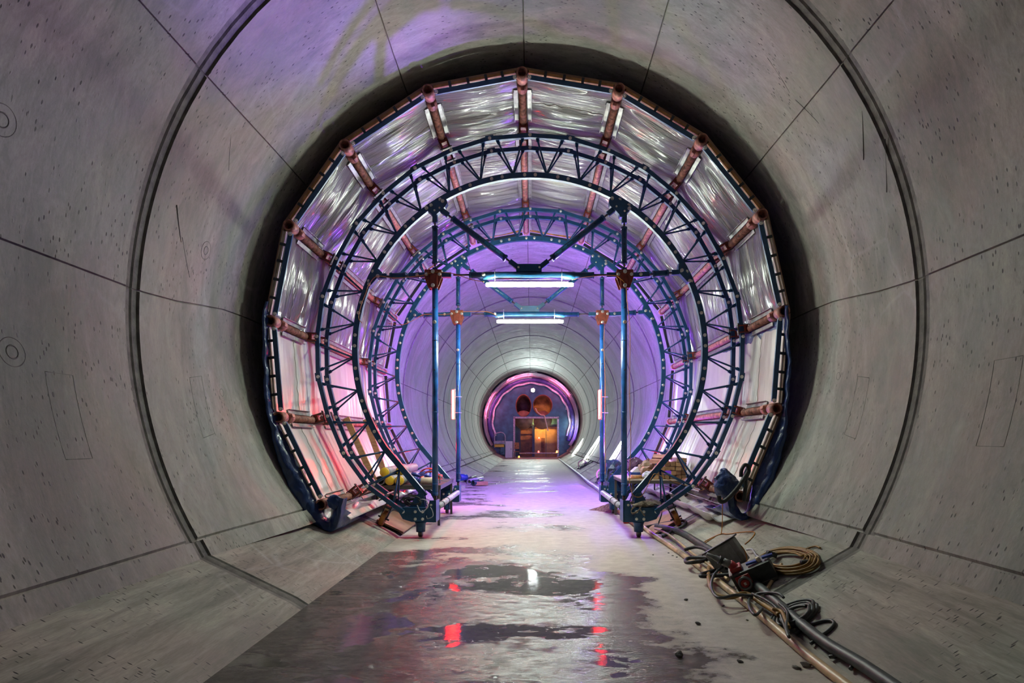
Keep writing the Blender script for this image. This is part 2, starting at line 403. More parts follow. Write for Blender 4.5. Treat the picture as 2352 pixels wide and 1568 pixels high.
def lining(name, a0, a1, seams, foot=None):
    """part of the lining between two angles; real grooves along the seams and at the ring joints"""
    deg = math.radians; n = 30; a1 = deg(a1); a0 = deg(a0)
    base = [(a0+(a1-a0)*k/n, 0) for k in range(n+1)]
    for s_ in seams:
        s_ = deg(s_); base = [q for q in base if abs(q[0]-s_) > .012]
        base += [(s_-.0024, 0), (s_-.0005, .025), (s_+.0005, .025), (s_+.0024, 0)]
    base.sort(key=lambda q: abs(q[0]-a0))
    vs = []; fs = []; mi = []; uvs = []
    for (Y, off, jt) in st:
        al = list(base)
        if foot:
            sg = 1 if foot == 'L' else -1
            ka = foot_a(.585 if foot == 'L' else .66, Y); fa = foot_a((FOOTL if foot == 'L' else FOOTR)-.06, Y); b0 = abs(a1)
            al += [(sg*(b0+(ka-.006-b0)*k/4), 0) for k in (1, 2, 3, 4)]
            al += [(sg*(ka-.002), .02), (sg*(ka+.002), .02), (sg*(ka+.005), -.03), (sg*fa, -.02)]
        cols = len(al)
        for a, o in al:
            vs.append(wall_pt(a, Y, max(off, o) if o >= 0 else off+o)); uvs.append((a*3.6, Y))
    for i in range(len(st)-1):
        for k in range(cols-1):
            fs.append((i*cols+k, (i+1)*cols+k, (i+1)*cols+k+1, i*cols+k+1)); mi.append(1 if st[i][2] else 0)
    me = bpy.data.meshes.new(name); me.from_pydata(vs, [], fs); l = me.uv_layers.new(name='UVMap')
    for p, q in zip(me.polygons, mi):
        p.material_index = q; p.use_smooth = False
        for li in p.loop_indices: l.data[li].uv = uvs[me.loops[li].vertex_index]
    me.materials.append(M['wall']); me.materials.append(M['joint'])
    return tag(link_mesh(name, me), kind='structure')
wl = lining('wall_left', 60, 116, (86.7,), 'L')
ce = lining('ceiling', 60, -60, (55.5, 26.5, 1, -24.5, -53.5))
wr = lining('wall_right', -60, -116, (-85.2,), 'R')
for w_ in (wl, ce, wr):
    for p in w_.data.polygons: p.use_smooth = True
    w_.data.set_sharp_from_angle(angle=math.radians(9))
def cast_marks(parent, a_deg, Y, r=.095):
    """round plug cast into a segment: two fine circular grooves"""
    a = math.radians(a_deg)
    for rr, q in ((r, .0045), (r*.45, .006)):
        m = MB(); m.tube([wall_pt(a+rr*math.sin(t)/3.6, Y+rr*math.cos(t), .002) for t in [2*PI*k/28 for k in range(28)]], q, 5, closed=True)
        m.build('plug_groove', M['joint'], parent)
def cast_pocket(parent, a_deg, Y, w_=.24, h=.62):
    a = math.radians(a_deg); c = [(-h/2, -w_/2), (h/2, -w_/2), (h/2, w_/2), (-h/2, w_/2)]
    m = MB()
    for k in range(4):
        (p, q), (p2, q2) = c[k], c[(k+1) % 4]
        m.tube([wall_pt(a+(p+(p2-p)*t/6)/3.6, Y+q+(q2-q)*t/6, .003) for t in range(7)], .005, 5)
    m.build('pocket_groove', M['joint'], parent)
# angle and depth of each mark
for pr, a, Y in ((wl, 77.5, 5.93), (wl, 75.5, 3.55), (wl, 98, 3.7), (wl, 102, 6.3), (ce, 49, 6.6), (wr, -75, 6.25), (wr, -99, 6.3), (ce, -49, 6.5)): cast_marks(pr, a, Y)
for pr, a, Y in ((wl, 103.5, 5.8), (wl, 104.5, 4.05), (wr, -103.5, 5.75), (wr, -103, 3.95), (ce, 33, 6.85), (wl, 80, 6.75)): cast_pocket(pr, a, Y)
for pr, a, Y, l_, t_ in ((wl, 73, 5.25, .3, .2), (wl, 77, 5.45, .35, .25), (ce, 59, 5.6, .3, .25), (wr, -72, 5.1, .4, -.2), (wr, -66, 5.25, .35, -.25), (ce, -50, 5.7, .4, -.1), (ce, -57, 5.6, .35, .1), (ce, -33, 5.3, .3, .3)):
    m = MB(); aa = math.radians(a); m.tube([wall_pt(aa+l_*k/5/3.6, Y+t_*k/5, .002) for k in range(6)], .004, 5); m.build('score_mark', M['seam'], pr)

# floor and benches
fl = grid('floor', lambda u, v: (XL-.02+(XR-XL+.04)*v, -4+50*u, 0), 100, 8, M['floor']); tag(fl, kind='structure')
def bench(name, left):
    def fn(i, j):
        Y, off, jt = st[i]; t = j/8
        fx = wall_pt((1 if left else -1)*foot_a(FOOTL if left else FOOTR, Y), Y).x
        x0 = XL if left else XR; x1 = fx+(-.08 if left else .08)
        x = x0+(x1-x0)*t
        return Vector((x, Y, ground_z(x)-(off*.6 if off else 0)-(.02 if j == 0 else 0)))
    vs = [fn(i, j) for i in range(len(st)) for j in range(9)]
    fs = [(i*9+j, (i+1)*9+j, (i+1)*9+j+1, i*9+j+1) for i in range(len(st)-1) for j in range(8)]
    me = bpy.data.meshes.new(name); me.from_pydata(vs, [], fs); l = me.uv_layers.new(name='UVMap')
    for k, p in enumerate(me.polygons):
        i = k//8; p.material_index = 1 if st[i][2] else 0; p.use_smooth = True
        for li in p.loop_indices: q = me.loops[li].vertex_index; l.data[li].uv = (me.vertices[q].co.y, me.vertices[q].co.x)
    me.materials.append(M['bench']); me.materials.append(M['joint'])
    me.set_sharp_from_angle(angle=math.radians(20))
    return tag(link_mesh(name, me), kind='structure')
bench('trim_1', True); bench('trim_2', False)

# ------------------------------------------------------------------ the formwork carriage
YF, YR = 7.1, 12.5; S = F/YF
T1, T2 = 8.35, 10.97
npx = [(740, 1158), (643, 958), (625, 738), (667, 520), (795, 337), (984, 212), (1199, 172), (1421, 209), (1611, 324), (1747, 495), (1797, 716), (1780, 938), (1697, 1138)]
ND = [((a-VX)/S, CZ+(VY-b)/S) for a, b in npx]            # pipe centres in the cross-section
CC = Vector((-.055, 0, 2.85))
places = ['lowest on the left', 'second lowest on the left', 'third from the bottom on the left', 'fourth from the bottom on the left', 'upper left', 'just left of the crown', 'at the crown', 'just right of the crown', 'upper right', 'fourth from the bottom on the right', 'third from the bottom on the right', 'second lowest on the right', 'lowest on the right']
def rad(nd): d = Vector((nd[0], 0, nd[1]))-CC; return d.normalized()
for k, (x, z) in enumerate(ND):
    t = thing('form_pipe', 'rusty red horizontal pipe running back along the formwork, '+places[k], 'pipe', (x, YF, z), 'red pipes along the formwork')
    r = rad(ND[k]); tg = Vector((-r.z, 0, r.x))
    m = MB(); m.tube([(x, YF+.1, z), (x, YR, z)], .052, 14)
    for q in range(26): m.lathe((x, YF+.9+q*.19, z), (0, 1, 0), [(0, .052), (.004, .0535), (.008, .052)], 14)
    m.build('pipe', M['redpipe'], t)
    m = MB(); m.lathe((x, YF-.06, z), (0, 1, 0), [(.14, .055), (0, .055), (0, .074), (.16, .074), (.16, .052)], 20); m.build('open_collar', M['redpipe'], t)
    m = MB(); m.lathe((x, YF+.16, z), (0, 1, 0), [(0, .05), (0, .07), (.14, .07), (.16, .052)], 16)
    p = Vector((x, YF+.2, z))-r*.075; m.box(p, (.05, .09, .05), Matrix((tg, Vector((0, 1, 0)), r)).transposed(), .01); m.build('coupling', M['redpipe'], t)
    for ys_, ye_ in ((YF+.32, T1-.24), (T1+.26, T2-.24), (T2+.26, YR-.1)):
        for sd in (-1, 1):
            c = Vector((x, 0, z))+tg*sd*.095+r*.01
            m = MB(); a = Vector((c.x, ys_, c.z)); b = Vector((c.x, ye_, c.z))
            m.bar(a, b, .058, .01, up=tg); m.bar(a-r*.018+tg*sd*.028, b-r*.018+tg*sd*.028, .036, .006, up=r)
            m.build('angle_strip', M['alu'], t)
    m = MB(); m.lathe((x, YR-.06, z), (0, 1, 0), [(0, .052), (0, .07), (.1, .07), (.1, .05)], 16); m.build('end_collar', M['redpipe'], t)
bolt_me = None
def bolt(parent, p, r=.026, d=(0, -1, 0)):
    """round washer with a hex head, facing the direction d"""
    m = MB(); p = Vector(p); d = Vector(d)
    m.lathe(p, d, [(-.004, 0), (-.004, r), (.006, r), (.008, r*.94), (.008, 0)], 14)
    m.lathe(p+d*.008, d, [(0, r*.62), (.014, r*.62), (.016, r*.5), (.016, 0)], 6, smooth=False)
    return m.build('bolt', M['bolt'], parent)
# shuttering bays
for k in range(12):
    a, b = Vector((ND[k][0], 0, ND[k][1])), Vector((ND[k+1][0], 0, ND[k+1][1])); mid = (a+b)/2; r = (mid-CC).normalized(); d = (b-a); L = d.length; dn = d.normalized()
    side_old = ('between the %s and the %s red pipe' % (['lowest', 'second', 'third', 'fourth', 'fifth', 'sixth'][k], ['second', 'third', 'fourth', 'fifth', 'sixth', 'crown'][k])+' from the bottom on the left') if k < 6 else ('between the %s and the %s red pipe' % (['lowest', 'second', 'third', 'fourth', 'fifth', 'sixth'][11-k], ['second', 'third', 'fourth', 'fifth', 'sixth', 'crown'][11-k])+' from the bottom on the right')
    sd_ = ['lowest', 'second lowest', 'third', 'fourth', 'fifth', 'sixth'][k if k < 6 else 11-k]
    t = thing('shuttering_bay', 'film covered formwork bay, %s counting up the %s side' % (sd_, 'left' if k < 6 else 'right'), 'formwork panel', (mid.x, YF, mid.z), 'formwork bays')
    smooth = k in (0, 1, 10, 11)
    rng = random.Random(k)
    ph = [rng.uniform(0, 6) for _ in range(4)]
    amp = .0025 if smooth else .026
    def fn(u, v):
        y = YF+.015+(YR-YF-.05)*u; e = math.sin(PI*v)
        q = a+d*(.03+.94*v)-r*(-.045)
        s_ = e*amp*(math.sin(9*y+ph[0]+1.3*v)+.6*math.sin(21*y+ph[1]+2*v)+.5*math.sin(37*y+ph[2]-2*v))
        return q+Vector((0, y, 0))-r*(s_+e*(.0 if smooth else .02))
    grid('film', fn, 220, 14, M['film_lo' if smooth else 'film_hi'], t, uv=(YR-YF, L))
    m = MB(); m.bar(a+r*.075+Vector((0, YF+.02, 0)), a+r*.075+Vector((0, YR, 0)), .001, .001) if False else None
    q0 = mid+r*.095; m.box(Vector((q0.x, (YF+YR)/2, q0.z)), (L*.99, YR-YF-.02, .035), Matrix((dn, Vector((0, 1, 0)), r)).transposed()); m.build('backing_board', M['brownboard'], t)
    # blue edge bar and orange batten across the front (and the rear end too)
    for yy, first in ((YF-.01, True), (YR+.0, False)):
        u0 = a+dn*.09-r*.028; u1 = b-dn*.09-r*.028
        m = MB(); m.bar(u0+Vector((0, yy, 0)), u1+Vector((0, yy, 0)), .025, .062)
        eb = m.build('edge_bar', M['blue' if first else 'dark'], t)
        if first:
            for q in (u0+dn*.01, u1-dn*.01): bolt(eb, q+Vector((0, yy-.016, 0)), .028)
        m = MB(); v0 = a+dn*.08+r*.045; v1 = b-dn*.08+r*.045
        low = k in (0, 1, 2, 9, 10, 11); m.bar(v0+Vector((0, yy, 0))-r*(.006 if low else 0), v1+Vector((0, yy, 0))-r*(.006 if low else 0), .03, .018 if low else .036)
        if low: m.bar(v0+Vector((0, yy, 0))+r*.028, v1+Vector((0, yy, 0))+r*.028, .03, .008)
        bt = m.build('batten', M['paleply' if low else 'orange_wood'], t)
        if first:
            for f in (.2, .42, .64, .84):
                q = v0+(v1-v0)*f; m = MB(); m.bar(q-r*.045+Vector((0, yy-.02, 0)), q+r*.03+Vector((0, yy-.02, 0)), .012, .035); m.build('clip', M['dark'], bt)
    # seam of tape across the film
    yt = YF+.62+.1*math.sin(k*2.1)
    m = MB(); m.tube([fn((yt-YF+.02*math.sin(v*9))/(YR-YF), .04+.92*v/12)-r*.002 for v in range(13)], .005, 5); m.build('tape_seam', M['film_lo'], t)

# ---- blue arch truss (built once, copied for the rear)
def P2(a_deg, r, y=0.0): a = math.radians(a_deg); return Vector((CC.x-r*math.sin(a)+.03, y, CC.z+r*math.cos(a)))
RI, RO = 2.68, 3.19
STEP = 21.7
def strut(parent, p0, p1, r=.042, name='strut', rodl=.09, body=None, holes=0):
    """telescopic strut: fork ends, threaded rods, thick tube"""
    p0, p1 = Vector(p0), Vector(p1); t = (p1-p0).normalized(); L = (p1-p0).length; fk = min(.17, L*.22)
    a = p0+t*(fk+rodl); b = p1-t*(fk+rodl)
    m = MB(); m.tube([a, b], r, 14)
    for q, s_ in ((a, 1), (b, -1)): m.lathe(q, t*s_, [(0, 0), (0, r*1.18), (.03, r*1.18), (.03, r)], 14)
    body_o = m.build(name, body or M['blue'], parent)
    for h in range(holes):
        q = a+(b-a)*((h+.7)/(holes+.6)); m = MB(); m.lathe(q+Vector((0, -r-.001, 0)), (0, -1, 0), [(0, .010), (.001, .010), (.001, 0)], 10); m.build('pin_hole', M['dark'], body_o)
    for q, q2 in ((p0+t*fk*.8, a+t*.02), (p1-t*fk*.8, b-t*.02)):
        m = MB(); m.tube([q, q2], .014, 10)
        n = int((q2-q).length/.012)
        for i in range(n): m.lathe(q+(q2-q)*(i/n), q2-q, [(0, .014), (.003, .0175), (.006, .014)], 10)
        m.build('threaded_rod', M['rod'], body_o)
    for q, s_ in ((p0, 1), (p1, -1)):
        m = MB(); m.bar(q-t*s_*.035, q+t*s_*fk, .07, .075, bev=.006); f = m.build('fork_end', body or M['blue'], body_o)
        bl = MB(); bl.lathe(q+Vector((0, -.036, 0)), (0, -1, 0), [(0, .026), (.008, .026), (.008, .016), (.02, .015), (.02, 0)], 12); bl.build('pin', M['bolt'], parent)
    return body_o
def make_truss(Y):
    root = thing('arch_truss', 'nearer blue steel arch truss carrying the first white lamp', 'truss', (0, Y, 0), 'blue arch trusses on the formwork carriage')
    BL = math.degrees(2.195)
    # inner chord: flat arc, straight legs down to the shoes
    arc = [P2(a, RI) for a in [124-248*k/72 for k in range(73)]]
    pts = [(-1.63, .62)]+[(p.x, p.z) for p in arc]+[(1.56, .62)]
    m = MB(); m.sweep(pts, Y, .07, .086); ic = m.build('inner_chord', M['blue'], root)
    for k in range(-11, 12):
        for dd in (-1.75, 1.75):
            if abs(k*10.85) < 122: bolt(ic, P2(k*10.85+dd, RI, Y-.04), .026)
    # outer chords
    for dy in (-.18, .18):
        m = MB(); poly = [P2(10.85*k, RO+(0 if k % 2 == 0 else .012)) for k in range(12, -13, -1)]
        pts = [(-1.93, .40)]+[(p.x, p.z) for p in poly]+[(1.86, .40)]
        m.sweep(pts, Y+dy, .055, .062)
        for k in range(-11, 12, 2):   # splice sleeves
            p, q = P2(10.85*k-1.1, RO+.01), P2(10.85*k+1.1, RO+.01); m.bar(p+Vector((0, Y+dy, 0)), q+Vector((0, Y+dy, 0)), .07, .078)
        oc = m.build('outer_chord', M['blue'], root)
        for k in range(-12, 13): bolt(oc, P2(10.85*k, RO+.005, Y+dy-(.029 if k % 2 == 0 else .037)), .026)
        for sx in (-1, 1):
            pass
    # lacing
    for k in range(-12, 12):
        am = 10.85*(k+.5); pi = P2(am, RI+.035, Y)
        for ao in (10.85*k+1.9, 10.85*(k+1)-1.9):
            for dy in (-.18, .18):
                m = MB(); po = P2(ao, RO-.02, Y+dy); m.tube([pi+Vector((0, dy*.12, 0)), po], .0135, 8)
                t_ = (po-pi).normalized(); m.bar(po-t_*.06, po+t_*.02, .02, .045)
                m.build('lacing_bar', M['blue'], root)
    # lowest lacing down to the base beams
    for sx in (-1, 1):
        pi = Vector((sx*2.0-.03, Y, 1.02))
        for ox, oz in ((2.42, .80), (2.06, .47)):
            for dy in (-.18, .18):
                m = MB(); m.tube([pi, (sx*ox-.03, Y+dy, oz)], .0135, 8); m.build('lacing_bar', M['blue'], root)
        m = MB(); m.box((sx*2.2-.03, Y, .62), (.17, .36, .02), Matrix.Rotation(-sx*math.radians(-39), 3, 'Y')); m.build('tie_plate', M['greytube'], root)
    # red pipe clamps at the nodes
    for k, nd in enumerate(ND):
        r = rad(nd); tg = Vector((-r.z, 0, r.x)); c = Vector((nd[0], Y, nd[1]))-r*.10
        a = math.atan2(-(c.x-CC.x), (c.z-CC.z)); R3 = Matrix((tg, Vector((0, 1, 0)), r)).transposed()
        cls = []
        for dy in (-.18, .18):
            m = MB()
            for s_ in (-1, 1): m.box(c+Vector((0, dy, 0))+tg*s_*.05, (.018, .09, .13), R3)
            m.box(c+Vector((0, dy, 0))+r*.02, (.1, .075, .03), R3)
            cls.append(m.build('pipe_clamp', M['red'], root))
        for dy, cl in zip((-.18, .18), cls):
            m = MB()
            for s_ in (-1, 1): m.tube([c+tg*s_*.065+Vector((0, dy, 0))-r*.09, c+tg*s_*.065+Vector((0, dy, 0))+r*.11], .007, 6)
            m.bar(c-tg*.09-r*.075+Vector((0, dy, 0)), c+tg*.09-r*.075+Vector((0, dy, 0)), .05, .014)
            m.build('clamp_rods', M['rod'], cl)
    # gusset plates on the inner chord
    def gus(poly, bolts_):
        m = MB(); m.prism(poly, Y-.052, Y+.052); g = m.build('gusset_plate', M['blue'], root)
        for b in bolts_: bolt(g, (b[0], Y-.056, b[1]), .028)
    def zz(px, py): return ((px-VX)*T1/F, CZ+(VY-py)*T1/F)
    gl = [(978, 488), (1020, 458), (1027, 462), (1029, 469), (1023, 478), (1015, 484), (1004, 495), (1003, 500), (994, 500), (993, 495), (984, 487)]
    gr = [(1399, 459), (1408, 452), (1450, 480), (1444, 487), (1434, 496), (1434, 501), (1423, 501), (1421, 495), (1413, 486), (1400, 475), (1398, 469)]
    gus([zz(*p) for p in gl], [zz(981, 481), zz(1018, 465)]); gus([zz(*p) for p in gr], [zz(1405, 459), zz(1444, 482)])
    gus([zz(*p) for p in [(872, 620), (880, 628), (875, 640), (868, 641), (850, 662), (838, 665), (850, 645), (862, 620)]], [zz(870, 636), zz(850, 655)])
    gus([zz(*p) for p in [(1558, 606), (1566, 608), (1582, 640), (1588, 652), (1578, 650), (1563, 634), (1557, 628), (1556, 615)]], [zz(1564, 623), zz(1582, 647)])
    # cross beam with its centre bracket
    zb = 4.005
    m = MB(); m.tube([(-.93, Y, zb), (.93, Y, zb)], .047, 16); m.tube([(-.74, Y, zb-.005), (.66, Y, zb-.005)], .058, 16)
    m.lathe((-.955, Y, zb), (1, 0, 0), [(0, 0), (0, .05), (.03, .05)], 14); m.lathe((.955, Y, zb), (-1, 0, 0), [(0, 0), (0, .05), (.03, .05)], 14)
    cb = m.build('cross_beam', M['blue'], root)
    m = MB(); m.prism([(-.235, 4.05), (.155, 4.05), (.155, 4.165), (-.235, 4.165)], Y-.045, Y+.045); m.build('centre_bracket', M['blue'], cb)
    for x0, x1 in ((-.95, -1.2), (.95, 1.18)):
        m = MB(); m.tube([(x0, Y, zb+.005), (x1, Y, zb+.005)], .015, 10); m.build('threaded_rod', M['rod'], cb)
    bolt(cb, (-.735, Y-.06, zb), .027)
    xl, xr = -1.50, 1.42
    for x in (xl, xr):
        m = MB(); m.prism([(x-.128, 4.075), (x-.13, 3.95), (x-.075, 3.795), (x+.075, 3.795), (x+.13, 3.95), (x+.128, 4.075)], Y-.072, Y-.06)
        m.prism([(x-.128, 4.075), (x-.13, 3.95), (x-.075, 3.795), (x+.075, 3.795), (x+.13, 3.95), (x+.128, 4.075)], Y+.06, Y+.072)
        m.box((x, Y, 3.93), (.11, .15, .27)); m.box((x-.06, Y-.06, 3.92), (.012, .05, .26)); m.box((x+.06, Y-.06, 3.92), (.012, .05, .26))
        rb = m.build('clamp_bracket', M['red'], root, bevel=.004); rb['label'] = 'red steel clamp bracket'
        for z in (4.04, 3.83): bolt(rb, (x, Y-.082, z), .03)
        for s_ in (-1, 1): bolt(rb, (x+s_*.1, Y-.076, 4.0), .026)
        # fork stubs beside the bracket
        for s_ in (-1, 1): m = MB(); m.bar((x+s_*.08, Y, zb), (x+s_*.27, Y, zb), .07, .07); m.build('fork_end', M['blue'], rb)
    strut(root, (-2.35, Y, 3.985), (xl-.25, Y, 4.0), .048, 'side_strut', .05); strut(root, (2.28, Y, 4.05), (xr+.25, Y, 4.01), .048, 'side_strut', .05)
    strut(root, (-1.405, Y, 5.02), (-.20, Y, 4.115), .046, 'diagonal_strut', .07, holes=9)
    strut(root, (1.295, Y, 5.04), (.12, Y, 4.115), .046, 'diagonal_strut', .07, holes=9)
    for x, zt in ((xl+.02, 4.98), (xr+.0, 4.97)):
        strut(root, (x, Y, zt), (x, Y, 3.95), .042, 'upper_post', .06, holes=5)
        m = MB(); m.tube([(x, Y, 3.80), (x-.01*math.copysign(1, -x)*0, Y, .63)], .046, 16)
        for z in (.66, .80, 1.9, 3.0): m.lathe((x, Y, z), (0, 0, 1), [(0, .046), (0, .048), (.012, .048), (.012, .046)], 16)
        lp = m.build('lower_post', M['blue2'], root)
        m = MB(); m.tube([(x, Y, .64), (x, Y, .50)], .024, 12); m.build('threaded_rod', M['rod'], lp)
        for z in (3.5, 3.0, 2.55): m = MB(); m.lathe((x, Y-.0465, z), (0, -1, 0), [(0, .011), (.001, .011), (.001, 0)], 10); m.build('pin_hole', M['dark'], lp)
        bolt(lp, (x, Y-.046, 3.28), .028)
    # base: box beam, gusset, shoe, caster on each side
    for sx, xc in ((-1, -.015), (1, -.045)):
        def X(x): return xc+sx*x
        def pr(poly, y0, y1, name, par=root, mt='blue'):
            m = MB(); pl = [(X(a), b) for a, b in poly]
            m.prism(pl if sx > 0 else pl[::-1], y0, y1); return m.build(name, M[mt], par)
        beam = pr([(1.44, .25), (1.46, .235), (1.80, .245), (1.93, .285), (1.99, .385), (1.93, .46), (1.44, .455)], Y-.13, Y+.13, 'base_beam')
        for q in ((1.93, .40), (1.50, .50)): bolt(beam, (X(q[0]), Y-.14, q[1]), .03)
        pr([(1.60, .455), (1.85, .455), (1.74, .64), (1.70, .67), (1.64, .665), (1.62, .62)], Y-.012-.05, Y-.05, 'foot_gusset'); pr([(1.60, .455), (1.85, .455), (1.74, .64), (1.70, .67), (1.64, .665), (1.62, .62)], Y+.05, Y+.062, 'foot_gusset')
        pr([(1.425, .24), (1.52, .24), (1.55, .47), (1.52, .57), (1.425, .57)], Y-.15, Y-.135, 'shoe_plate'); pr([(1.425, .24), (1.445, .24), (1.445, .56), (1.425, .56)], Y-.15, Y+.15, 'shoe_plate')
        m = MB(); m.box((X(1.68), Y-.145, .345), (.17, .03, .16), bev=.005); cp = m.build('caster_plate', M['blue'], root)
        for a_, b_ in ((-.055, .055), (.055, .055), (-.055, -.055), (.055, -.055)): bolt(cp, (X(1.68)+a_, Y-.162, .345+b_), .022)
        m = MB(); m.lathe((X(1.68), Y-.03, .05), (0, 0, 1), [(.03, 0), (.03, .068), (.15, .075), (.17, .09), (.185, .09), (.185, 0)], 20)
        m.box((X(1.68), Y-.095, .13), (.05, .02, .08), bev=.004); cs = m.build('caster_housing', M['blue'], root)
        m = MB(); m.lathe((X(1.68)-.03, Y-.03, .062), (1, 0, 0), [(0, 0), (0, .055), (.008, .062), (.052, .062), (.06, .055), (.06, 0)], 22); m.build('wheel', M['rod'], cs)
        # outrigger caster riding on the bench
        bx = 2.32; gz = ground_z(X(bx)); nrm = Vector((-sx*.45, 0, 1)).normalized(); tg = Vector((nrm.z, 0, -nrm.x))
        wc = Vector((X(bx), Y+.05, gz))+nrm*.125
        m = MB(); m.lathe(wc-tg*.035, tg, [(0, .04), (0, .115), (.01, .125), (.06, .125), (.07, .115), (.07, .04)], 28); 
        q = wc+nrm*.28
        fm = MB(); fm.bar(wc+nrm*.02-tg*.05, q-tg*.05, .05, .012); fm.bar(wc+nrm*.02+tg*.05, q+tg*.05, .05, .012); fm.box(q-nrm*.1, (.14, .16, .02), Matrix((tg, Vector((0, 1, 0)), nrm)).transposed())
        fm.tube([wc-tg*.09, wc+tg*.09], .014, 8); fm.box(q+nrm*.03, (.1, .1, .16), Matrix((tg, Vector((0, 1, 0)), nrm)).transposed())
        fk = fm.build('caster_fork', M['dark'], root)
        wo = m.build('wheel', M['castorwheel'], fk); wo['label'] = 'orange outrigger wheel'
    return root
tr1 = make_truss(T1)
tr2 = copy_tree(tr1); tr2.location.y = T2
tr2['label'] = 'farther blue steel arch truss carrying the second white lamp'
def lamp(Y, label):
    t = thing('tube_lamp', label, 'lamp', (-.04, Y-.02, 3.86), 'white tube lamps hung under the cross beams')
    m = MB(); z = 3.855
    m.tube([(-.70, Y-.02, z), (-.68, Y-.02, z), (.62, Y-.02, z), (.64, Y-.02, z)], .03, 16, radii=[.02, .031, .031, .02])
    o = m.build('light_tube', M['tube_white'], t); o['label'] = 'lit white tube'
    m = MB(); m.box((-.04, Y-.02, z+.034), (1.2, .05, .018), bev=.004); m.build('housing', M['lampbody'], t)
    for x in (-.56, .46):
        m = MB(); m.tube([(x+.0, Y-.02+.062*math.cos(q), 4.0+.075*math.sin(q)) for q in [PI*2*i/20 for i in range(20)]], .004, 6, closed=True); m.tube([(x, Y-.02, 4.10), (x, Y-.02, 4.07)], .004, 6)
        m.tube([(x, Y-.085, 4.0), (x, Y-.03, z+.03)], .004, 6); m.build('hanger', M['lampbody'], t)
lamp(T1, 'white tube lamp hanging under the nearer cross beam, lit'); lamp(T2, 'white tube lamp hanging under the farther cross beam, lit')
for x, lb in ((-1.55, 'left'), (1.40, 'right')):
    t = thing('red_tube_lamp', 'short red tube lamp strapped to the %s post of the farther truss' % lb, 'lamp', (x, T2, 2.15), 'red tube lamps on the posts')
    xo = x-.03
    m = MB(); m.tube([(xo, T2-.02, 1.89), (xo, T2-.02, 1.90), (xo, T2-.02, 2.47), (xo, T2-.02, 2.48)], .03, 14, radii=[.015, .026, .026, .015]); o = m.build('light_tube', M['tube_red2' if lb == 'left' else 'tube_red'], t); o['label'] = 'lit red tube'
    m = MB(); m.box((xo+.04, T2-.02, 2.19), (.018, .05, .62), bev=.004); m.build('housing', M['lampbody'], t)
    m = MB()
    for z in (2.02, 2.34): m.tube([(x+.07+.07*math.cos(q), T2+.065*math.sin(q), z) for q in [PI*2*i/18 for i in range(18)]], .004, 5, closed=True)
    m.build('strap', M['white'], t)
# unseen violet lamps added behind the rear end of the formwork for the violet light
def strip(name, lab, a_deg, Y, mat, grp, ln=1.2, off=-.11):
    a = math.radians(a_deg); h = ln/2/3.6
    t = thing(name, lab, 'lamp', wall_pt(a, Y, off), grp)
    m = MB(); m.tube([wall_pt(a+h*(-1+k/4), Y, off) for k in range(9)], .022, 10); m.build('light_tube', M[mat], t)
    m = MB(); m.tube([wall_pt(a+h*(-1+k/4), Y-.05, off-.01) for k in range(9)], .035, 6)  # housing set on the near side of the tube to block light forwards
    for k in (-.7, .7): m.box(wall_pt(a+h*k, Y-.05, off+.045), (.05, .04, .08), Matrix.Rotation(-a, 3, 'Y'))
    m.build('housing', M['lampbody'], t)
for a, lb in ((99, 'left wall'), (40, 'upper left vault'), (-35, 'upper right vault'), (-92, 'right wall')):
    strip('added_violet_tube_lamp', 'added unseen violet tube lamp on the %s just behind the formwork' % lb, a, 12.66, 'tube_vio', 'violet lamps added behind the formwork')

# ------------------------------------------------------------------ between the trusses and round the foot of the formwork
for x, lb in ((-1.47, 'left'), (1.41, 'right')):
    t = thing('connecting_tube', 'pale grey round tube joining the %s feet of the two trusses' % lb, 'tube', (x, T1, .43), 'tubes between the truss feet')
    m = MB(); m.tube([(x, T1+.16, .43), (x, T2-.16, .43)], .05, 16); m.build('tube', M['greytube'], t)
    for y in (T1+.5, T1+1.05): m = MB(); m.lathe((x, y, .43), (0, 1, 0), [(0, .05), (0, .056), (.05, .056), (.05, .05)], 16); m.build('band', M['black'], t)
def crumple(p, a, s, seed=0):
    from mathutils import noise as nz
    q = Vector(p)*s+Vector((seed*7.3, seed*3.1, 0)); return Vector(nz.noise_vector(q))*a
def polyline(P, t):
    k = t*(len(P)-1); i = min(int(k), len(P)-2); return P[i]+(P[i+1]-P[i])*(k-i)
def tarp_side(O, I, lab, sgn, back=2.6):
    o_ = spline([at(x, y, 6.98) for x, y in O], 6); i_ = spline([at(x, y, 7.12) for x, y in I], 6)
    m_ = spline([at((a[0]+b[0])/2, (a[1]+b[1])/2, 6.94) for a, b in zip(O, I)], 6)
    def fn(u, v):
        a, b, c = polyline(o_, u), polyline(i_, u), polyline(m_, u)
        if v < .5: p = a+Vector((0, back*(1-v*2)*max(.06, 1-max(0, u-.62)*3.2), 0))
        else:
            s = (v-.5)*2; p = a*(1-s)**2+c*2*s*(1-s)+b*s*s
        k = min(1, v*1.6)
        p = p+crumple(p, .028*k, 5.5, 1)+crumple(p, .012*k, 15, 2)
        g = ground_z(p.x)+.012
        if p.z < g: p.z = g
        return p
    o = grid('tarpaulin', fn, 130, 30, M['tarp'], thick=.004); return tag(o, lab, 'tarpaulin')
tarp_side([(607, 690), (603, 760), (605, 850), (612, 940), (632, 1030), (655, 1100), (690, 1165), (722, 1205), (750, 1222), (772, 1212), (783, 1175), (788, 1145)],
          [(618, 690), (617, 760), (620, 850), (628, 930), (645, 980), (675, 1040), (705, 1100), (733, 1155), (748, 1185), (757, 1188), (763, 1165), (752, 1140)],
          'navy tarpaulin wrapped round the lower left edge of the formwork', -1)
